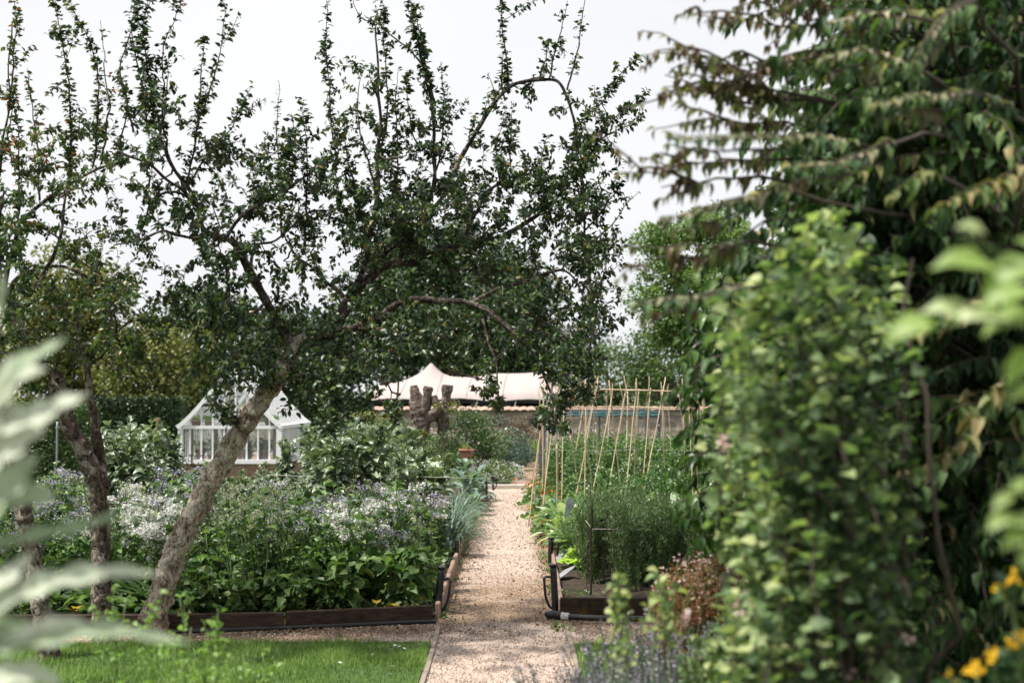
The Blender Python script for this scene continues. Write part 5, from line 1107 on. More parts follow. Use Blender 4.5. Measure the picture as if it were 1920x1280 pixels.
string([W(520, 930, 15.6), W(640, 928, 15.6), W(760, 931, 15.6), W(850, 930, 15.6)], 'lower pale string behind the blue flowers')
string([W(1020, 842, 22), W(1100, 845, 22), W(1200, 843, 22.2), W(1310, 845, 22.4)], 'pale string across the bean canes')
# lettuces
def lettuce(label, x, y, s, n=26):
    t = thing('lettuce', label, 'lettuce', (x, y, .05)); g = MB()
    for i in range(n):
        el = R(25+60*i/n+rng.normal(0, 6)); P = arc((0, 0, 0), i*2.4, .26*s*rng.uniform(.8, 1.1), el, -.5 if i > n/2 else .9, 8); sv = np.linspace(0, 1, 8); P = P+rng.normal(0, .006, P.shape)
        ribbon(g, P, .075*s*np.sin(np.clip(sv*.9+.08, 0, 1)*math.pi)**.6, up=(rng.normal(0, .2), rng.normal(0, .2), 1), fold=.5, tint=rng.random())
    g.build('leaves', M_let, t)
lettuce('bright yellow-green lettuce beside the pale slates', X(1078, 14.6), 14.6, .85); lettuce('small lettuce half hidden behind the bright one', X(1105, 15.3), 15.3, .8)
t = thing('squash_leaf_plant', 'single yellow-green heart-shaped leaf hanging at the foot of the stout cane', 'leafy plant', (X(1047, 16.6), 16.6, .05)); g = MB()
g.leaves(np.array([[0, 0, .38], [.04, .02, .2], [-.03, -.02, .16]]), np.array([[.05, -.3, -1], [.8, 0, .2], [-.8, 0, .1]]), np.array([[0, -1, .3], [0, -.3, 1], [0, -.3, 1]]), np.array([.20, .12, .1]), HEART, 0, .6)
g.tube(np.array([[0, 0, 0], [.01, .01, .2], [0, 0, .38]]), .003, 5, 1); g.build('leaves', [M_let, M_stem], t)
t = thing('small_weed', 'tiny weed cluster on the bare dark soil', 'weed', (X(1085, 12.6), 12.6, .05)); g = MB(); P = rng.normal(0, 1, (90, 3))*[.11, .10, .0]+[0, 0, .03]; g.leaves(P, rng.normal(0, 1, P.shape)+[0, 0, .4], rng.normal(0, .4, P.shape)+[0, 0, 1], rng.uniform(.015, .035, 90), OVAL); g.build('leaves', M_pea, t)
# low beans and squash in the middle
LV = [clump('light green low bean plant among the cane bases', 'young_bean_plant', M_pea, 22, .42, .055, (35, 85), 1.4, cat='bean plant', group='young bean plants', tint=.7, stalk=.45) for _ in range(3)]
place(LV, gridpts(.60, 3.6, 15.3, 21.5, .30), .9, 1.35)
def pea(h, label):
    t = pthing('pea_plant', label, 'pea plant', 'climbing pea plants'); g = MB(); fl = MB()
    for i in range(9):
        P = wiggle((rng.normal(0, .10), rng.normal(0, .10), 0), (rng.normal(0, .16), rng.normal(0, .12), h*rng.uniform(.6, 1.05)), 9, .10); g.tube(P, .003, 4, 1, cap=False); leafy(g, P, .022, .060, HEART, .03, 0, per=2, spread=1.1, jitter=.03, tint=.42)
    P = rng.normal(0, 1, (16, 3))*[.18, .15, .25]+[0, -.1, h*.75]; fl.leaves(P, rng.normal(0, 1, P.shape), rng.normal(0, .3, P.shape)+[0, -1, .2], .02, STAR)
    g.build('foliage', [M_pea, M_stem], t); fl.build('blossoms', M_wf, t); return t
place([pea(1.15, 'climbing pea plant with small white flowers among the canes') for _ in range(4)], gridpts(.70, 4.2, 21.8, 27.5, .42), .7, .98)
place([pea(.85, 'bean vine starting up the pale canes near the path') for _ in range(2)], gridpts(.66, 3.2, 19.5, 21.6, .5), .6, 1.0)
NS = []
for k in range(2):
    t = pthing('nasturtium', 'nasturtium with orange flowers spilling over the path edge', 'flowering plant', 'orange nasturtiums'); g = MB(); n = 130; P = rng.normal(0, 1, (n, 3))*[.13, .16, .06]; P[:, 2] = .28*rng.random(n)*np.exp(-(P[:, 0]**2+P[:, 1]**2)*12)+.03
    g.leaves(P, rng.normal(0, 1, (n, 3)), rng.normal(0, .4, (n, 3))+[-.3, -.5, .8], rng.uniform(.025, .04, n), DISC); g.build('foliage', M_pea, t)
    g = MB(); n = 11; P = rng.normal(0, 1, (n, 3))*[.13, .15, .05]+[-.02, -.04, .22]; g.leaves(P, rng.normal(0, 1, (n, 3)), rng.normal(0, .3, (n, 3))+[-.3, -1, .4], rng.uniform(.022, .034, n), STAR); g.build('blossoms', M_orange, t); NS.append(t)
place(NS, [(.47, 20.2), (.44, 22.5), (.50, 23.2), (.43, 24.0), (.50, 24.8), (.46, 25.6), (.60, 23.7), (.62, 25.2), (.55, 26.3), (.50, 18.2)], .8, 1.15)
g = MB(); 
for (px, py, d) in ((1041, 937, 19), (1036, 965, 17.8)): g.box(W(px, py, d), (.016, .004, .07), rot=Euler((0, R(18), 0)))
tag(g.build('plant_tag', plain('blue_plastic', (.08, .35, .65), bump=0), smooth=False), 'small blue plastic plant tags among the bean leaves', 'plant tag')
# ground cover under the planting
g = MB(); n = 30000; x = rng.uniform(-6.5, Xc, n); y = 11.4+rng.random(n)*9; k = y > front(0)*0+np.array([front(v) for v in x])+.03; x = x[k]; y = y[k]; n = len(x)
g.leaves(np.stack([x, y, rng.uniform(.05, .16, n)], 1), rng.normal(0, 1, (n, 3))+[0, 0, .4], rng.normal(0, .5, (n, 3))+[0, 0, 1], rng.uniform(.03, .07, n), RHW); tag(g.build('undergrowth', M_feather, smooth=False), 'dark low undergrowth between the flowering plants', 'ground cover', kind='stuff')
g = MB(); n = 9000; x = rng.uniform(.5, 4, n); y = 16+rng.random(n)*12
g.leaves(np.stack([x, y, rng.uniform(.05, .3, n)], 1), rng.normal(0, 1, (n, 3))+[0, 0, .4], rng.normal(0, .5, (n, 3))+[0, 0, 1], rng.uniform(.03, .07, n), RHW); tag(g.build('undergrowth', M_pea, smooth=False), 'green undergrowth between the bean canes', 'ground cover', kind='stuff')
# weeds along path edges
g = MB(); n = 2600; k = rng.random(n) < .5; x = np.where(k, PL-.03+rng.normal(0, .04, n), PR+rng.normal(0, .05, n)); y = 10.9+rng.random(n)**1.1*15; pn = np.array([noise.noise(Vector((a*2, b*1.5, 9))) for a, b in zip(x, y)]); m_ = pn > .02; x = x[m_]; y = y[m_]; n = len(x)
g.leaves(np.stack([x, y, np.full(n, .005)], 1), rng.normal(0, .8, (n, 3))+[0, 0, .7], rng.normal(0, 1, (n, 3)), rng.uniform(.015, .05, n), RH); tag(g.build('edge_weeds', M_pea, smooth=False), 'thin moss and small weeds along the gravel edges', 'weeds', kind='stuff')
# daisies in the lawn
g = MB(); P = np.array([[X(a, Gd(b)), Gd(b), .05] for a, b in ((742, 1222), (760, 1228), (735, 1230), (738, 1262), (733, 1277), (750, 1224), (700, 1240), (640, 1255))])
DS = None
for i, p in enumerate(P):
    if DS is None:
        DS = thing('daisy', 'small white daisy open in the mown lawn', 'daisy', p, 'daisies in the lawn'); g = MB(); g.leaves(np.zeros((1, 3)), [[1, 0, 0]], [[0, -.3, 1]], .016, _star(9, .6)); g.build('petals', M_wf, DS); g = MB(); g.tube(np.array([[0, 0, -.05], [0, 0, -.02], [0, 0, -.001]]), .002, 5); g.build('stem', M_stem, DS)
    else: dup(DS, p, i)
# ================= foreground
M_rleaf = leaf_mat('tree_leaf', [(0, (.010, .028, .012)), (.5, (.040, .085, .030)), (.85, (.12, .19, .06)), (1, (.28, .23, .11))], trans=.25, rough=.5, spec=.25)
M_rcop = leaf_mat('copper_tip_leaf', [(0, (.045, .026, .015)), (.4, (.10, .065, .03)), (.62, (.09, .11, .035)), (.85, (.15, .18, .06)), (1, (.30, .22, .16))], trans=.3)
M_rtop_lit = leaf_mat('top_lit_leaf', [(0, (.12, .15, .07)), (.5, (.26, .27, .15)), (1, (.46, .38, .28))], trans=.3)  # paler leaf colour imitates top light on the spray ridges
def spray(mb, tw, P, size, mi, spacing=.03, tint=None, tpl=POINT, hang=.75):
    tw.tube(P, np.linspace(.006, .002, len(P)), 5, 0, cap=False); seg = np.linalg.norm(np.diff(P, axis=0), axis=1); L = seg.sum(); cum = np.concatenate([[0], np.cumsum(seg)]); n = max(2, int(L/spacing)); s = np.clip(np.linspace(.03*L, L, n)+rng.normal(0, spacing*.45, n), 0, L); s = s[rng.random(n) < .85]; n = len(s)
    pos = np.stack([np.interp(s, cum, P[:, k]) for k in range(3)], 1); T = unit(np.gradient(P, axis=0)); tan = unit(np.stack([np.interp(s, cum, T[:, k]) for k in range(3)], 1)); sd = unit(np.cross(tan, [0, 0, 1.]))
    for sg in (-1, 1):
        D = sg*sd*rng.uniform(.3, 1.1, (n, 1))+tan*.45+rng.normal(0, .30, (n, 3)); D[:, 2] -= hang*rng.uniform(.2, 1.6, n); Nn = np.array([0, 0, 1.])+sg*sd*.5+rng.normal(0, .15, (n, 3)); t = rng.random(n) if tint is None else np.clip(rng.normal(tint, .2, n), 0, 1)
        mb.leaves(pos, D, Nn, size*rng.uniform(.45, 1.2, n)*(1-.4*s/L), tpl, mi, t)
RT = thing('overhanging_tree', 'big leafy tree overhanging from the side with arching coppery-tipped sprays', 'tree', (2.75, 6.6, 0)); O = (2.75, 6.6, 0)
lf = MB(); tw = MB(); wd = MB(); wd.tube(*smooth_path([(2.95, 7.6, -.05), (2.9, 7.5, .9), (2.8, 7.2, 1.9), (2.6, 6.8, 3.0), (2.5, 6.5, 3.7)], [.15, .13, .11, .08, .03], .04), 20, bump=.25)
for (a, b, r) in (((2.65, 6.5, 1.6), (1.6, 5.6, 2.7), .05), ((2.6, 6.5, 2.3), (1.5, 5.4, 3.4), .05), ((2.55, 6.4, 2.8), (2.0, 5.0, 3.7), .05), ((2.7, 6.6, 1.0), (2.0, 5.3, 1.5), .04), ((2.7, 6.6, 1.4), (2.5, 5.0, 2.2), .05)): wd.tube(wiggle(a, b, 12, .1, .08), np.linspace(r, r*.3, 12), 10, bump=.1)
BODY = [(1800, -170, 230, 120, 45), (2110, 150, 120, 240, 40), (2120, 650, 110, 260, 35), (1900, 800, 130, 200, 40), (1780, 1000, 90, 200, 30), (1790, 120, 300, 190, 170), (1620, 330, 170, 160, 90), (1800, 380, 230, 190, 120), (1560, 520, 130, 110, 50), (1830, 640, 200, 200, 85), (1500, 640, 90, 90, 22), (1850, 950, 170, 230, 60), (1700, 820, 120, 200, 30), (1760, 1180, 170, 140, 34)]
for (cx, cy, rx, ry, n) in BODY:
    for _ in range(n):
        a = rng.uniform(0, 6.28); q = math.sqrt(rng.random()); d = rng.uniform(5.0, 7.2); p = W(cx+rx*q*math.cos(a), cy+ry*q*math.sin(a), d)
        az = rng.normal(math.pi*1.12, .65); L = rng.uniform(.35, .8); P = arc(p, az, L, R(rng.uniform(-15, 60)), rng.uniform(.5, 1.8), 9)-np.array([-L*.35, 0, 0])*1.0; spray(lf, tw, P+np.cumsum(rng.normal(0, .010, P.shape), 0), rng.uniform(.085, .115), 0, tint=rng.uniform(.3, .75))
        if rng.random() < .25:
            b = P[0]; e = np.array([2.6, 6.4, min(4, max(.8, p[2]-.3))]); tw.tube(wiggle(e, b, 8, .08), np.linspace(.014, .005, 8), 6, cap=False)
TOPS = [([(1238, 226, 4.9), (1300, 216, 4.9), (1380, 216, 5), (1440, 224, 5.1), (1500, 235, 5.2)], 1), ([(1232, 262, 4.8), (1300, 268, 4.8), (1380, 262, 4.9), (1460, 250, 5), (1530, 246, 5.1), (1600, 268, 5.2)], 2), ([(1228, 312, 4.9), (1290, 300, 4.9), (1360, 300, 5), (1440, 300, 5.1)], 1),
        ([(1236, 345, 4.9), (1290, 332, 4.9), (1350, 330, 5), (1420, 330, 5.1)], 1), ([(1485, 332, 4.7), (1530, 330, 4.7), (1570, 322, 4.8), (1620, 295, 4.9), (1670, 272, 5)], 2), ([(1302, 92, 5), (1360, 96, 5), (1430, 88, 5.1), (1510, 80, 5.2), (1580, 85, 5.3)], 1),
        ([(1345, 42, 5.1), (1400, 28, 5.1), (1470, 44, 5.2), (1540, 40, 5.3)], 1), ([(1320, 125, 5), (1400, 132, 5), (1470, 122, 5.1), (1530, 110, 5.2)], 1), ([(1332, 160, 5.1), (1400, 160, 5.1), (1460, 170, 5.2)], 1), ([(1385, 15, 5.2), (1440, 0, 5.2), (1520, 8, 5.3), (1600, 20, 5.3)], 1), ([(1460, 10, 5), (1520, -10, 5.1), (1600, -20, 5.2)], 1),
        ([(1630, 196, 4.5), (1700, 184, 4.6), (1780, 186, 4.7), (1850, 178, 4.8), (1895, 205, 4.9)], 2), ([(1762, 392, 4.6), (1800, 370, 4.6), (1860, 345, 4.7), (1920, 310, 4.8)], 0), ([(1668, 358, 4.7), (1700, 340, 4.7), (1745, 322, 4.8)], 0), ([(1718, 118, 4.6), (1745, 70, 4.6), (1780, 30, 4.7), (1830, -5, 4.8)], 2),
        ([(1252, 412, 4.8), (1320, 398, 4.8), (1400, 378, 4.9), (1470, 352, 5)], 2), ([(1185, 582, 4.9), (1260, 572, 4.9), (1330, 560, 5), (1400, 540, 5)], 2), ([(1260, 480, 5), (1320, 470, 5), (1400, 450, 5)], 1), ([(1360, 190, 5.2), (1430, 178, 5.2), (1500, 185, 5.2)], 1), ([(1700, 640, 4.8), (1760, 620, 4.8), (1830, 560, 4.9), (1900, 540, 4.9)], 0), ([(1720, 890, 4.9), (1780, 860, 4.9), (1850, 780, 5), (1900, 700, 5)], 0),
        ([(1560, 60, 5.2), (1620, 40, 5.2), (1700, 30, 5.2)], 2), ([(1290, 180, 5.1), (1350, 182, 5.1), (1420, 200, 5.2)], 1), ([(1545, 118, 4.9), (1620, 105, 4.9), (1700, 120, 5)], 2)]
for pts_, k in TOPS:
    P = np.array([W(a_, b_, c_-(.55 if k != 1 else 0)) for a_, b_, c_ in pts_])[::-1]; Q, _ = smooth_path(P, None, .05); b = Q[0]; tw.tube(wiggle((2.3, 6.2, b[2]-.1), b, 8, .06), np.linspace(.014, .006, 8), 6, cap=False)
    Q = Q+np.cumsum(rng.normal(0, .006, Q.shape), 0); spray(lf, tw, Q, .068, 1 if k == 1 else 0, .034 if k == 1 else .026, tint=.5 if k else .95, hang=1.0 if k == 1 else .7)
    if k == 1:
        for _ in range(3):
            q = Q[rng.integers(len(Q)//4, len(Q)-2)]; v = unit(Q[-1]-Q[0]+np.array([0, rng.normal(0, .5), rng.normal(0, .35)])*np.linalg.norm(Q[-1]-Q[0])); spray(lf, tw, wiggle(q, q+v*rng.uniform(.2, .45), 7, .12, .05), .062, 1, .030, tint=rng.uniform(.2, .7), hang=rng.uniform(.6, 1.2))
    if k == 0: spray(lf, tw, Q, .09, 0, .026, tint=.9, hang=.6)  # pale tint paints light along these sprays
    if k == 2: spray(lf, tw, Q+[.0, .01, .012], .055, 2, .016, hang=.55); spray(lf, tw, Q[len(Q)//2:]+[.02, .03, -.03], .065, 1, .04, hang=1.1)  # small pale leaves paint the lit ridge of the spray
n = 22000; px_ = rng.uniform(1430, 2050, n); py_ = rng.uniform(-80, 1300, n); d_ = rng.uniform(6.6, 8.2, n); lim = np.interp(py_, [-80, 100, 300, 420, 520, 700, 1300], [1600, 1620, 1500, 1480, 1420, 1420, 1450]); k = px_ > lim+rng.normal(0, 25, n); P = np.array([W(a, b, c) for a, b, c in zip(px_[k], py_[k], d_[k])]); k = P[:, 2] > .1; P = P[k]
lf.leaves(P, rng.normal(0, .6, P.shape)-[0, 0, .5], rng.normal(0, .5, P.shape)+[0, -.4, .6], rng.uniform(.08, .13, len(P)), POINT, 0)
wd.build('trunk', M_bark, RT, O); tw.build('twigs', M_twig, RT, O); lf.build('crown', [M_rleaf, M_rcop, M_rtop_lit], RT, O)

# shrub with drooping pointed leaves, sharper, at the edge of the climbing shrub
M_droop = leaf_mat('glossy_leaf', [(0, (.015, .04, .012)), (.6, (.035, .08, .02)), (1, (.10, .18, .05))], trans=.3, rough=.35)
DT = thing('drooping_shrub', 'dark glossy shrub with long pointed drooping leaves beside the bean canes', 'shrub', (1.45, 7.4, 0)); O = (1.45, 7.4, 0); lf = MB(); tw = MB()
for (px, py, ex, ey) in [(1400, 560, 1290, 600), (1400, 610, 1270, 640), (1390, 640, 1262, 690), (1400, 690, 1285, 720), (1390, 720, 1280, 770), (1400, 760, 1290, 800), (1395, 800, 1268, 830), (1400, 850, 1262, 880), (1390, 880, 1275, 905), (1400, 920, 1270, 935), (1395, 950, 1290, 975), (1400, 980, 1310, 1000), (1420, 600, 1320, 640), (1420, 700, 1330, 740), (1420, 800, 1330, 850), (1420, 900, 1330, 930), (1400, 1000, 1330, 1010), (1405, 540, 1330, 560), (1400, 655, 1300, 668), (1410, 865, 1300, 860), (1420, 740, 1300, 745), (1430, 960, 1340, 960)]:
    for k in range(2):
        d = rng.uniform(6.6, 7.5); a = W(px+rng.normal(0, 10), py+rng.normal(0, 8), d); e = W(ex+rng.normal(0, 10), ey+rng.normal(0, 8), d-.2); tw.tube(wiggle((1.45, 7.4, max(.1, a[2]-.5)), a, 7, .06), np.linspace(.012, .005, 7), 6, cap=False); spray(lf, tw, wiggle(a, e, 8, .1, .10), .115, 0, .032, tpl=POINT, hang=.7)
tw.tube(wiggle((1.45, 7.4, -.03), (1.48, 7.4, 2.3), 12, .03), np.linspace(.03, .008, 12), 8); tw.build('stems', M_twig, DT, O); lf.build('foliage', M_droop, DT, O)

# climbing shrub with light rounded leaves
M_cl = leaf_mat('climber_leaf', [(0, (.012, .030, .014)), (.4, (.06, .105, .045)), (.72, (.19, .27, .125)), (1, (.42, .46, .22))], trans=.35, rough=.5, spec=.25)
CS = thing('climbing_shrub', 'tall light green shrub of rounded leaves, right beside the overhanging tree', 'shrub', (1.15, 3.9, 0)); O = (1.15, 3.9, 0); lf = MB(); tw = MB(); fl = MB()
left = lambda y: float(np.interp(y, [380, 450, 520, 600, 700, 800, 950, 1050, 1150, 1280], [1530, 1450, 1385, 1335, 1340, 1350, 1385, 1385, 1350, 1330])); right = lambda y: float(np.interp(y, [380, 500, 600, 700, 850, 1000, 1280], [1600, 1630, 1650, 1670, 1650, 1670, 1720]))
for i in range(330):
    y = 415+875*rng.random()**.78; l_, r_ = left(y)+38*noise.noise(Vector((y*.012, 3, 1)))+18*noise.noise(Vector((y*.04, 8, 1))), right(y); x = l_+(r_-l_)*rng.random()**1.15; d = rng.uniform(3.5, 5.2); e = W(x+12, y, d); e[2] = max(.25, e[2])
    a = e-np.array([rng.normal(-.06, .07), rng.normal(0, .06), rng.uniform(.30, .55)]); P = wiggle(a, e, 8, .10); tw.tube(P, np.linspace(.005, .0015, 8), 5, cap=False); leafy(lf, P, .021, .050, HEART, .05, 0, per=2, spread=1.0, jitter=.02, tint=.66 if x < l_+70 else rng.uniform(.15, .58), up=.5)  # tint paints a sunlit left edge and a shaded inside
n = 6500; yy_ = rng.uniform(440, 1290, n); xx_ = np.array([rng.uniform(left(v)+50, right(v)+10) for v in yy_]); P = np.array([W(a, b, c) for a, b, c in zip(xx_, yy_, rng.uniform(4.9, 6.0, n))]); P = P[P[:, 2] > .1]; lf.leaves(P, rng.normal(0, .7, P.shape)-[0, 0, .4], rng.normal(0, .6, P.shape)+[0, -.3, .6], rng.uniform(.05, .075, len(P)), HEART, 0, np.clip(rng.normal(.15, .12, len(P)), 0, 1))  # inner leaves tinted dark to imitate shade within the shrub
for i in range(26):
    bx = rng.uniform(.84, 1.12); P = wiggle((bx, rng.uniform(3.7, 4.5), -.02), (bx+rng.normal(0, .1), rng.uniform(3.8, 4.6), rng.uniform(1.4, 2.3)), 12, .06); tw.tube(P, np.linspace(.012, .004, 12), 6, cap=False)
for (px, py, pt) in ((1560, 560, 375), (1480, 560, 440), (1680, 640, 495), (1520, 900, 850), (1660, 1050, 975), (1585, 700, 520), (1440, 620, 500), (1600, 480, 400), (1535, 500, 405), (1500, 520, 452), (1455, 560, 470), (1420, 600, 500), (1395, 640, 545), (1640, 620, 560)):
    d = 3.9; leafy(lf, wiggle(W(px, py, d), W(px, pt, d), 8, .06), .020, .050, HEART, 0, 0, per=2, tint=.8)
for (px, py) in ((1704, 1196), (1590, 1265), (1420, 1200), (1395, 1130), (1540, 1290), (1360, 830), (1480, 1270), (1290, 1150)):
    p = W(px, py, 3.75); k = 9; fl.leaves(p+rng.normal(0, .012, (k, 3)), rng.normal(0, 1, (k, 3)), rng.normal(0, .5, (k, 3))+[0, -1, .3], .010, STAR)
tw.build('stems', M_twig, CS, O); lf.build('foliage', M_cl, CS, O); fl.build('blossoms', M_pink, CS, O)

# low mixed plants at its feet, standing in front of the cross path
def bushy(name, label, cells, d0, d1, lm, size, tpl, n, tintv, zf=.02, cat='plant', fl=None, hgt=.4, sp=.025):
    c = W(cells[0], cells[1], (d0+d1)/2); t = thing(name, label, cat, (c[0], c[1], 0)); O = (c[0], c[1], 0); g = MB(); tw = MB(); f = MB()
    for i in range(n):
        a = rng.uniform(0, 6.28); q = math.sqrt(rng.random()); d = rng.uniform(d0, d1); e = W(cells[0]+cells[2]*q*math.cos(a), cells[1]+cells[3]*q*math.sin(a), d); b = np.array([e[0]+rng.normal(0, .05), e[1]+rng.normal(0, .05), max(zf, e[2]-hgt*rng.uniform(.6, 1.2))]); P = wiggle(b, e, 7, .10)
        tw.tube(np.vstack([[b[0]*.6+c[0]*.4, b[1]*.6+c[1]*.4, 0], P]), .003, 4, cap=False); leafy(g, P, sp, size, tpl, .0, 0, per=2, jitter=.015, tint=tintv)
        if fl is not None and rng.random() < fl[1]:
            k = 8; f.leaves(e+rng.normal(0, .02, (k, 3)), rng.normal(0, 1, (k, 3)), rng.normal(0, .5, (k, 3))+[0, -.7, .4], fl[2]*rng.uniform(.6, 1.2, k), STAR)
    tw.build('stems', M_stem, t, O); g.build('foliage', lm, t, O)
    if fl is not None: f.build('blossoms', fl[0], t, O)
    return t
bushy('red_leaved_bush', 'low bush of rusty red leaves and tiny pink flowers in front of the feathery plants', (1325, 1110, 95, 75), 6.6, 8.2, M_red, .026, APPLE, 260, .5, fl=(M_pink, .3, .010), sp=.016, hgt=.45)
bushy('leafy_perennial', 'pale green leafy perennial between lavender and climbing shrub', (1375, 1235, 100, 75), 4.3, 5.4, M_cl, .045, HEART, 75, .6, fl=(M_pink, .08, .008))
bushy('tall_sprig', 'blurred yellow-green flowering sprig rising before the feathery plants', (1163, 1085, 9, 40), 4.4, 4.6, M_cl, .030, HEART, 4, .9, hgt=.25, sp=.016)
bushy('leafy_sprig', 'single blurred green sprig over the pipe end', (1235, 1080, 14, 20), 4.5, 4.7, M_cl, .04, HEART, 4, .8, hgt=.2)
# lavender
def lavender(label, n, ext, h):
    t = thing('lavender', label, 'lavender', (0, 0, 0), 'lavender plants'); g = MB(); f = MB()
    for i in range(n):
        az = rng.uniform(0, 6.28); rr = ext*math.sqrt(rng.random()); e = np.array([math.cos(az)*rr, math.sin(az)*rr, h*rng.uniform(.75, 1.1)]); P = wiggle(e*[.3, .3, 0], e, 7, .05); g.tube(P, .0022, 4, 0, cap=False, tint=.7); leafy(g, P[:5], .02, .045, LONG, .0, 0, per=2, spread=.6, droop=-.3, tint=.7)
        k = 26; s = rng.random(k)[:, None]; p = P[-1]-(P[-1]-P[-3])*s*.55; f.leaves(p+rng.normal(0, .004, (k, 3)), rng.normal(0, .8, (k, 3))+[0, 0, .6], rng.normal(0, 1, (k, 3)), .013*rng.uniform(.7, 1.3, k), RHW)
    g.build('foliage', M_leek, t); f.build('blossom_sprays', M_lav, t); return t
LP = [lavender('blurred lavender plant with grey-mauve spikes at the lower edge of the path', 60, .28, .72) for _ in range(2)]
for i, (px, d, s) in enumerate(((1075, 5.7, .95), (1150, 6.0, 1.0), (1225, 6.2, 1.06), (1190, 5.4, 1.0), (1270, 5.8, 1.06), (1110, 6.4, .78), (1240, 7.0, .95), (1310, 6.6, 1.0), (1140, 5.2, .95), (1045, 5.0, .98))):
    o = LP[i] if i < 2 else dup(LP[i % 2], (0, 0, 0), i*1.3); o.location = (float(X(px, d)), d, 0); o.scale = (s, s, s)
# yellow flowered plant at the edge
t = thing('yellow_flowering_plant', 'plant with large yellow blooms in the dark gap under the tree', 'flowering plant', (1.05, 3.0, 0)); O = (1.05, 3.0, 0); g = MB(); f = MB()
for (px, py, s) in ((1884, 1100, .032), (1900, 1080, .02), (1912, 1192, .034), (1828, 1252, .026), (1790, 1275, .016), (1862, 1228, .02)):
    e = W(px, py, 3.0); P = wiggle((1.05+rng.normal(0, .05), 3.05, 0), e, 10, .05); g.tube(P, .003, 5, 1, cap=False); leafy(g, P[5:], .03, .05, OVAL, 0, 0, per=2, tint=.3)
    for k in range(7): f.leaves([e+rng.normal(0, .006, 3)], [[math.cos(k*.9), rng.normal(0, .3), math.sin(k*.9)]], [[0, -1, .2]], s*rng.uniform(.65, .95), HEART, 0, .4+.6*rng.random())
g.build('foliage', [M_rleaf, M_stem], t, O); f.build('blossoms', M_yfl, t, O)
# very near out-of-focus sprig
M_near = leaf_mat('young_leaf', [(0, (.10, .17, .05)), (.5, (.22, .32, .08)), (1, (.46, .52, .32))], trans=.4)
t = thing('near_sprig', 'large blurred yellow-green leaves close to the lens at the right edge', 'plant', (.80, 2.02, 0)); O = (.80, 2.02, 0); g = MB(); tw = MB()
tw.tube(wiggle((.80, 2.02, 0), W(1990, 480, 2.0), 16, .02), np.linspace(.006, .003, 16), 6); tw.tube(wiggle(W(1990, 620, 2.0), W(1760, 590, 2.0), 8, .05), .002, 5); tw.tube(wiggle(W(1990, 540, 2.0), W(1800, 440, 2.0), 8, .05), .002, 5)
for (px, py, ex, ey, s, tt) in ((1870, 505, 1760, 480, .06, .45), (1960, 490, 1850, 520, .065, .4), (1940, 545, 1830, 560, .05, .45), (1760, 600, 1650, 625, .055, .5), (1830, 600, 1740, 570, .05, .9), (1880, 590, 1800, 580, .045, .95), (1950, 590, 1850, 600, .055, .5), (1850, 440, 1790, 415, .03, .8), (1900, 450, 1960, 470, .05, .5), (1960, 650, 1900, 700, .05, .5), (1980, 740, 1895, 730, .045, .6), (1985, 790, 1890, 800, .035, .5), (1985, 860, 1890, 850, .035, .5)):
    d = 2.0+rng.normal(0, .03); a = W(px, py, d); b = W(ex, ey, d); g.leaves([a], [b-a+rng.normal(0, .003, 3)], [[rng.normal(0, .3), -.7, .8]], s*1.5, OVAL, 0, tt)
tw.build('stems', M_stem, t, O); g.build('leaves', M_near, t, O)
t = thing('near_sprig', 'blurred pale green sprig low at the right edge above the yellow blooms', 'plant', (.72, 1.9, 0)); O = (.72, 1.9, 0); g = MB(); tw = MB(); tw.tube(wiggle((.72, 1.9, 0), W(1960, 880, 1.9), 14, .03), .004, 6)
for (px, py, ex, ey, s) in ((1900, 930, 1850, 950, .035), (1900, 960, 1845, 990, .045), (1930, 930, 1890, 905, .035), (1930, 1000, 1860, 1030, .045), (1960, 1020, 1900, 1060, .05), (1940, 980, 1890, 975, .04), (1970, 1100, 1910, 1120, .04), (1930, 900, 1870, 925, .03), (1960, 950, 1915, 1000, .045)):
    a = W(px, py, 1.9); b = W(ex, ey, 1.88); g.leaves([a], [b-a], [[rng.normal(0, .3), -.7, .8]], s, OVAL, 0, .6)
tw.build('stems', M_stem, t, O); g.build('leaves', M_near, t, O)

# silver cardoon, very near
t = thing('silver_cardoon', 'big blurred silvery thistle-like leaves close to the lens at the left edge', 'plant', (-.95, 2.2, 0)); O = (-.95, 2.2, 0)
def lobe(g, pts, w, d=2.1, up=(0, -.8, .6), tint=.5, teeth=5):
    P = np.array([W(a, b, d+dd) for a, b, dd in pts]); Q, _ = smooth_path(P, None, .008); n = len(Q); s = np.linspace(0, 1, n); ww = .82*w*d/F*(np.sin(np.clip(s*.88+.12, 0, 1)*math.pi)**.8)*(1+.30*np.sin(s*teeth*6.28)); ribbon(g, Q, ww, up=up, fold=.35, tint=tint)
g = MB(); rc = MB()
rach = np.array([W(a, b, 2.15) for a, b in ((-120, 1750), (-110, 1500), (-95, 1280), (-80, 1100), (-70, 900), (-60, 740), (-40, 640), (-20, 560))]); Q, _ = smooth_path(rach, None, .03); rc.tube(np.vstack([[-.95, 2.2, 0], Q[0]*[1, 1, .5]+[-.03, 0, 0], Q]), .016, 8); rc.build('leaf_stalk', M_silver, t, O)
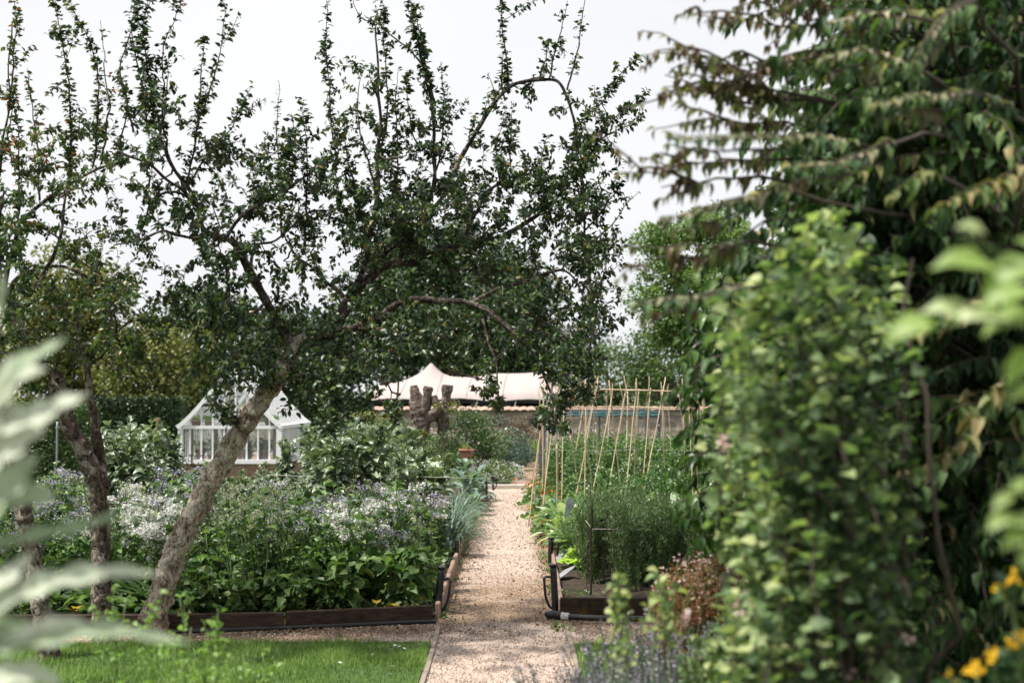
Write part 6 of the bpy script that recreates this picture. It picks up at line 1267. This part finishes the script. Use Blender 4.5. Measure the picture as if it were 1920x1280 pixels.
for pts_, w_, tt in (([(-60, 780, 0), (-10, 730, -.02), (30, 690, -.03), (80, 660, -.02), (125, 632, 0)], 22, .35), ([(-60, 800, 0), (0, 740, -.03), (40, 705, -.04), (90, 690, -.05)], 30, .9), ([(-60, 850, 0), (0, 800, -.03), (70, 780, -.04), (120, 755, -.03), (165, 738, 0)], 34, .9),
                      ([(-60, 900, 0), (0, 850, -.03), (40, 820, -.03), (85, 800, 0)], 52, 1.0), ([(-60, 900, 0), (-10, 760, -.03), (20, 700, -.03), (70, 655, 0)], 42, .8), ([(-60, 1000, 0), (0, 930, -.03), (40, 880, -.02), (75, 850, 0)], 44, .6), ([(-60, 940, .02), (0, 920, .0), (60, 930, .0), (110, 930, 0)], 46, .5),
                      ([(-70, 1040, 0), (0, 1020, -.02), (80, 1000, -.02), (160, 985, -.01), (250, 952, 0)], 16, .15), ([(-70, 1170, 0), (0, 1130, -.03), (80, 1095, -.03), (160, 1078, -.02), (230, 1072, 0), (300, 1076, 0)], 27, .75), ([(-60, 1120, 0), (0, 1090, -.03), (40, 1060, -.02), (60, 1030, 0)], 26, 1.0),
                      ([(-70, 1230, 0), (20, 1210, -.02), (100, 1195, -.03), (200, 1180, -.02), (300, 1195, 0), (360, 1205, 0)], 21, .5), ([(-40, 1230, 0), (40, 1190, -.02), (110, 1165, -.02), (180, 1172, 0)], 17, 1.0), ([(-60, 1290, 0), (0, 1270, -.02), (60, 1262, -.02), (120, 1285, 0)], 30, .8), ([(-60, 1160, .01), (-10, 1180, 0), (40, 1190, 0), (70, 1220, 0)], 40, .2), ([(-60, 1330, 0), (0, 1310, -.02), (90, 1300, -.02)], 40, .6), ([(-60, 700, .02), (-30, 640, 0), (0, 560, 0), (5, 500, 0)], 14, .5)):
    lobe(g, pts_, w_, tint=tt)
g.build('leaves', M_silver, t, O)

# tall thin weeds standing in front of the lawn
def weed(px, d, pyt, label, n=1, lean=0):
    x = X(px, d); t = thing('tall_weed', label, 'weed', (x, d, 0), 'tall weeds before the lawn'); O = (x, d, 0); g = MB(); tw = MB()
    P = wiggle((x+lean, d, 0), (x, d, Z(pyt, d)), 12, .03); tw.tube(P, np.linspace(.005, .002, 12), 5); leafy(g, P, .03, .035, OVAL, .2, 0, per=2, spread=.8, droop=-.1, tint=.75, jitter=.006)
    for _ in range(6):
        q = P[rng.integers(4, 11)]; e = q+np.array([rng.normal(0, .07), rng.normal(0, .05), rng.uniform(.03, .14)]); R_ = wiggle(q, e, 5, .1); tw.tube(R_, .0018, 4); leafy(g, R_, .02, .032, OVAL, .3, 0, per=2, tint=.8)
    tw.build('stem', M_stem, t, O); g.build('leaves', M_weed, t, O)
M_weed = leaf_mat('weed_leaf', [(0, (.07, .14, .03)), (1, (.20, .32, .08))], trans=.4)
for px, d, pyt, lb in ((412, 5.2, 1140, 'tallest blurred weed stem in front of the lawn'), (405, 5.4, 1165, 'leafy weed stem touching the tallest one'), (392, 5.0, 1185, 'short weed stem left of the tallest one'), (362, 5.6, 1175, 'thin weed rising over the foot of the leaning trunk'), (290, 5.2, 1130, 'blurred weed crossing the leaning trunk'), (340, 5.8, 1120, 'slender arching weed beside the leaning trunk'), (240, 5.4, 1125, 'round leaved weed between the two apple trunks'), (460, 5.6, 1225, 'low weed at the lower lawn edge'), (215, 5.6, 1120, 'faint weed beside the forked trunk'), (520, 6.0, 1240, 'lowest weed, rightmost of the weeds before the lawn'), (330, 5.0, 1210, 'stubby weed just above the lower picture edge')):
    weed(px, d, pyt, lb, lean=rng.normal(0, .05))
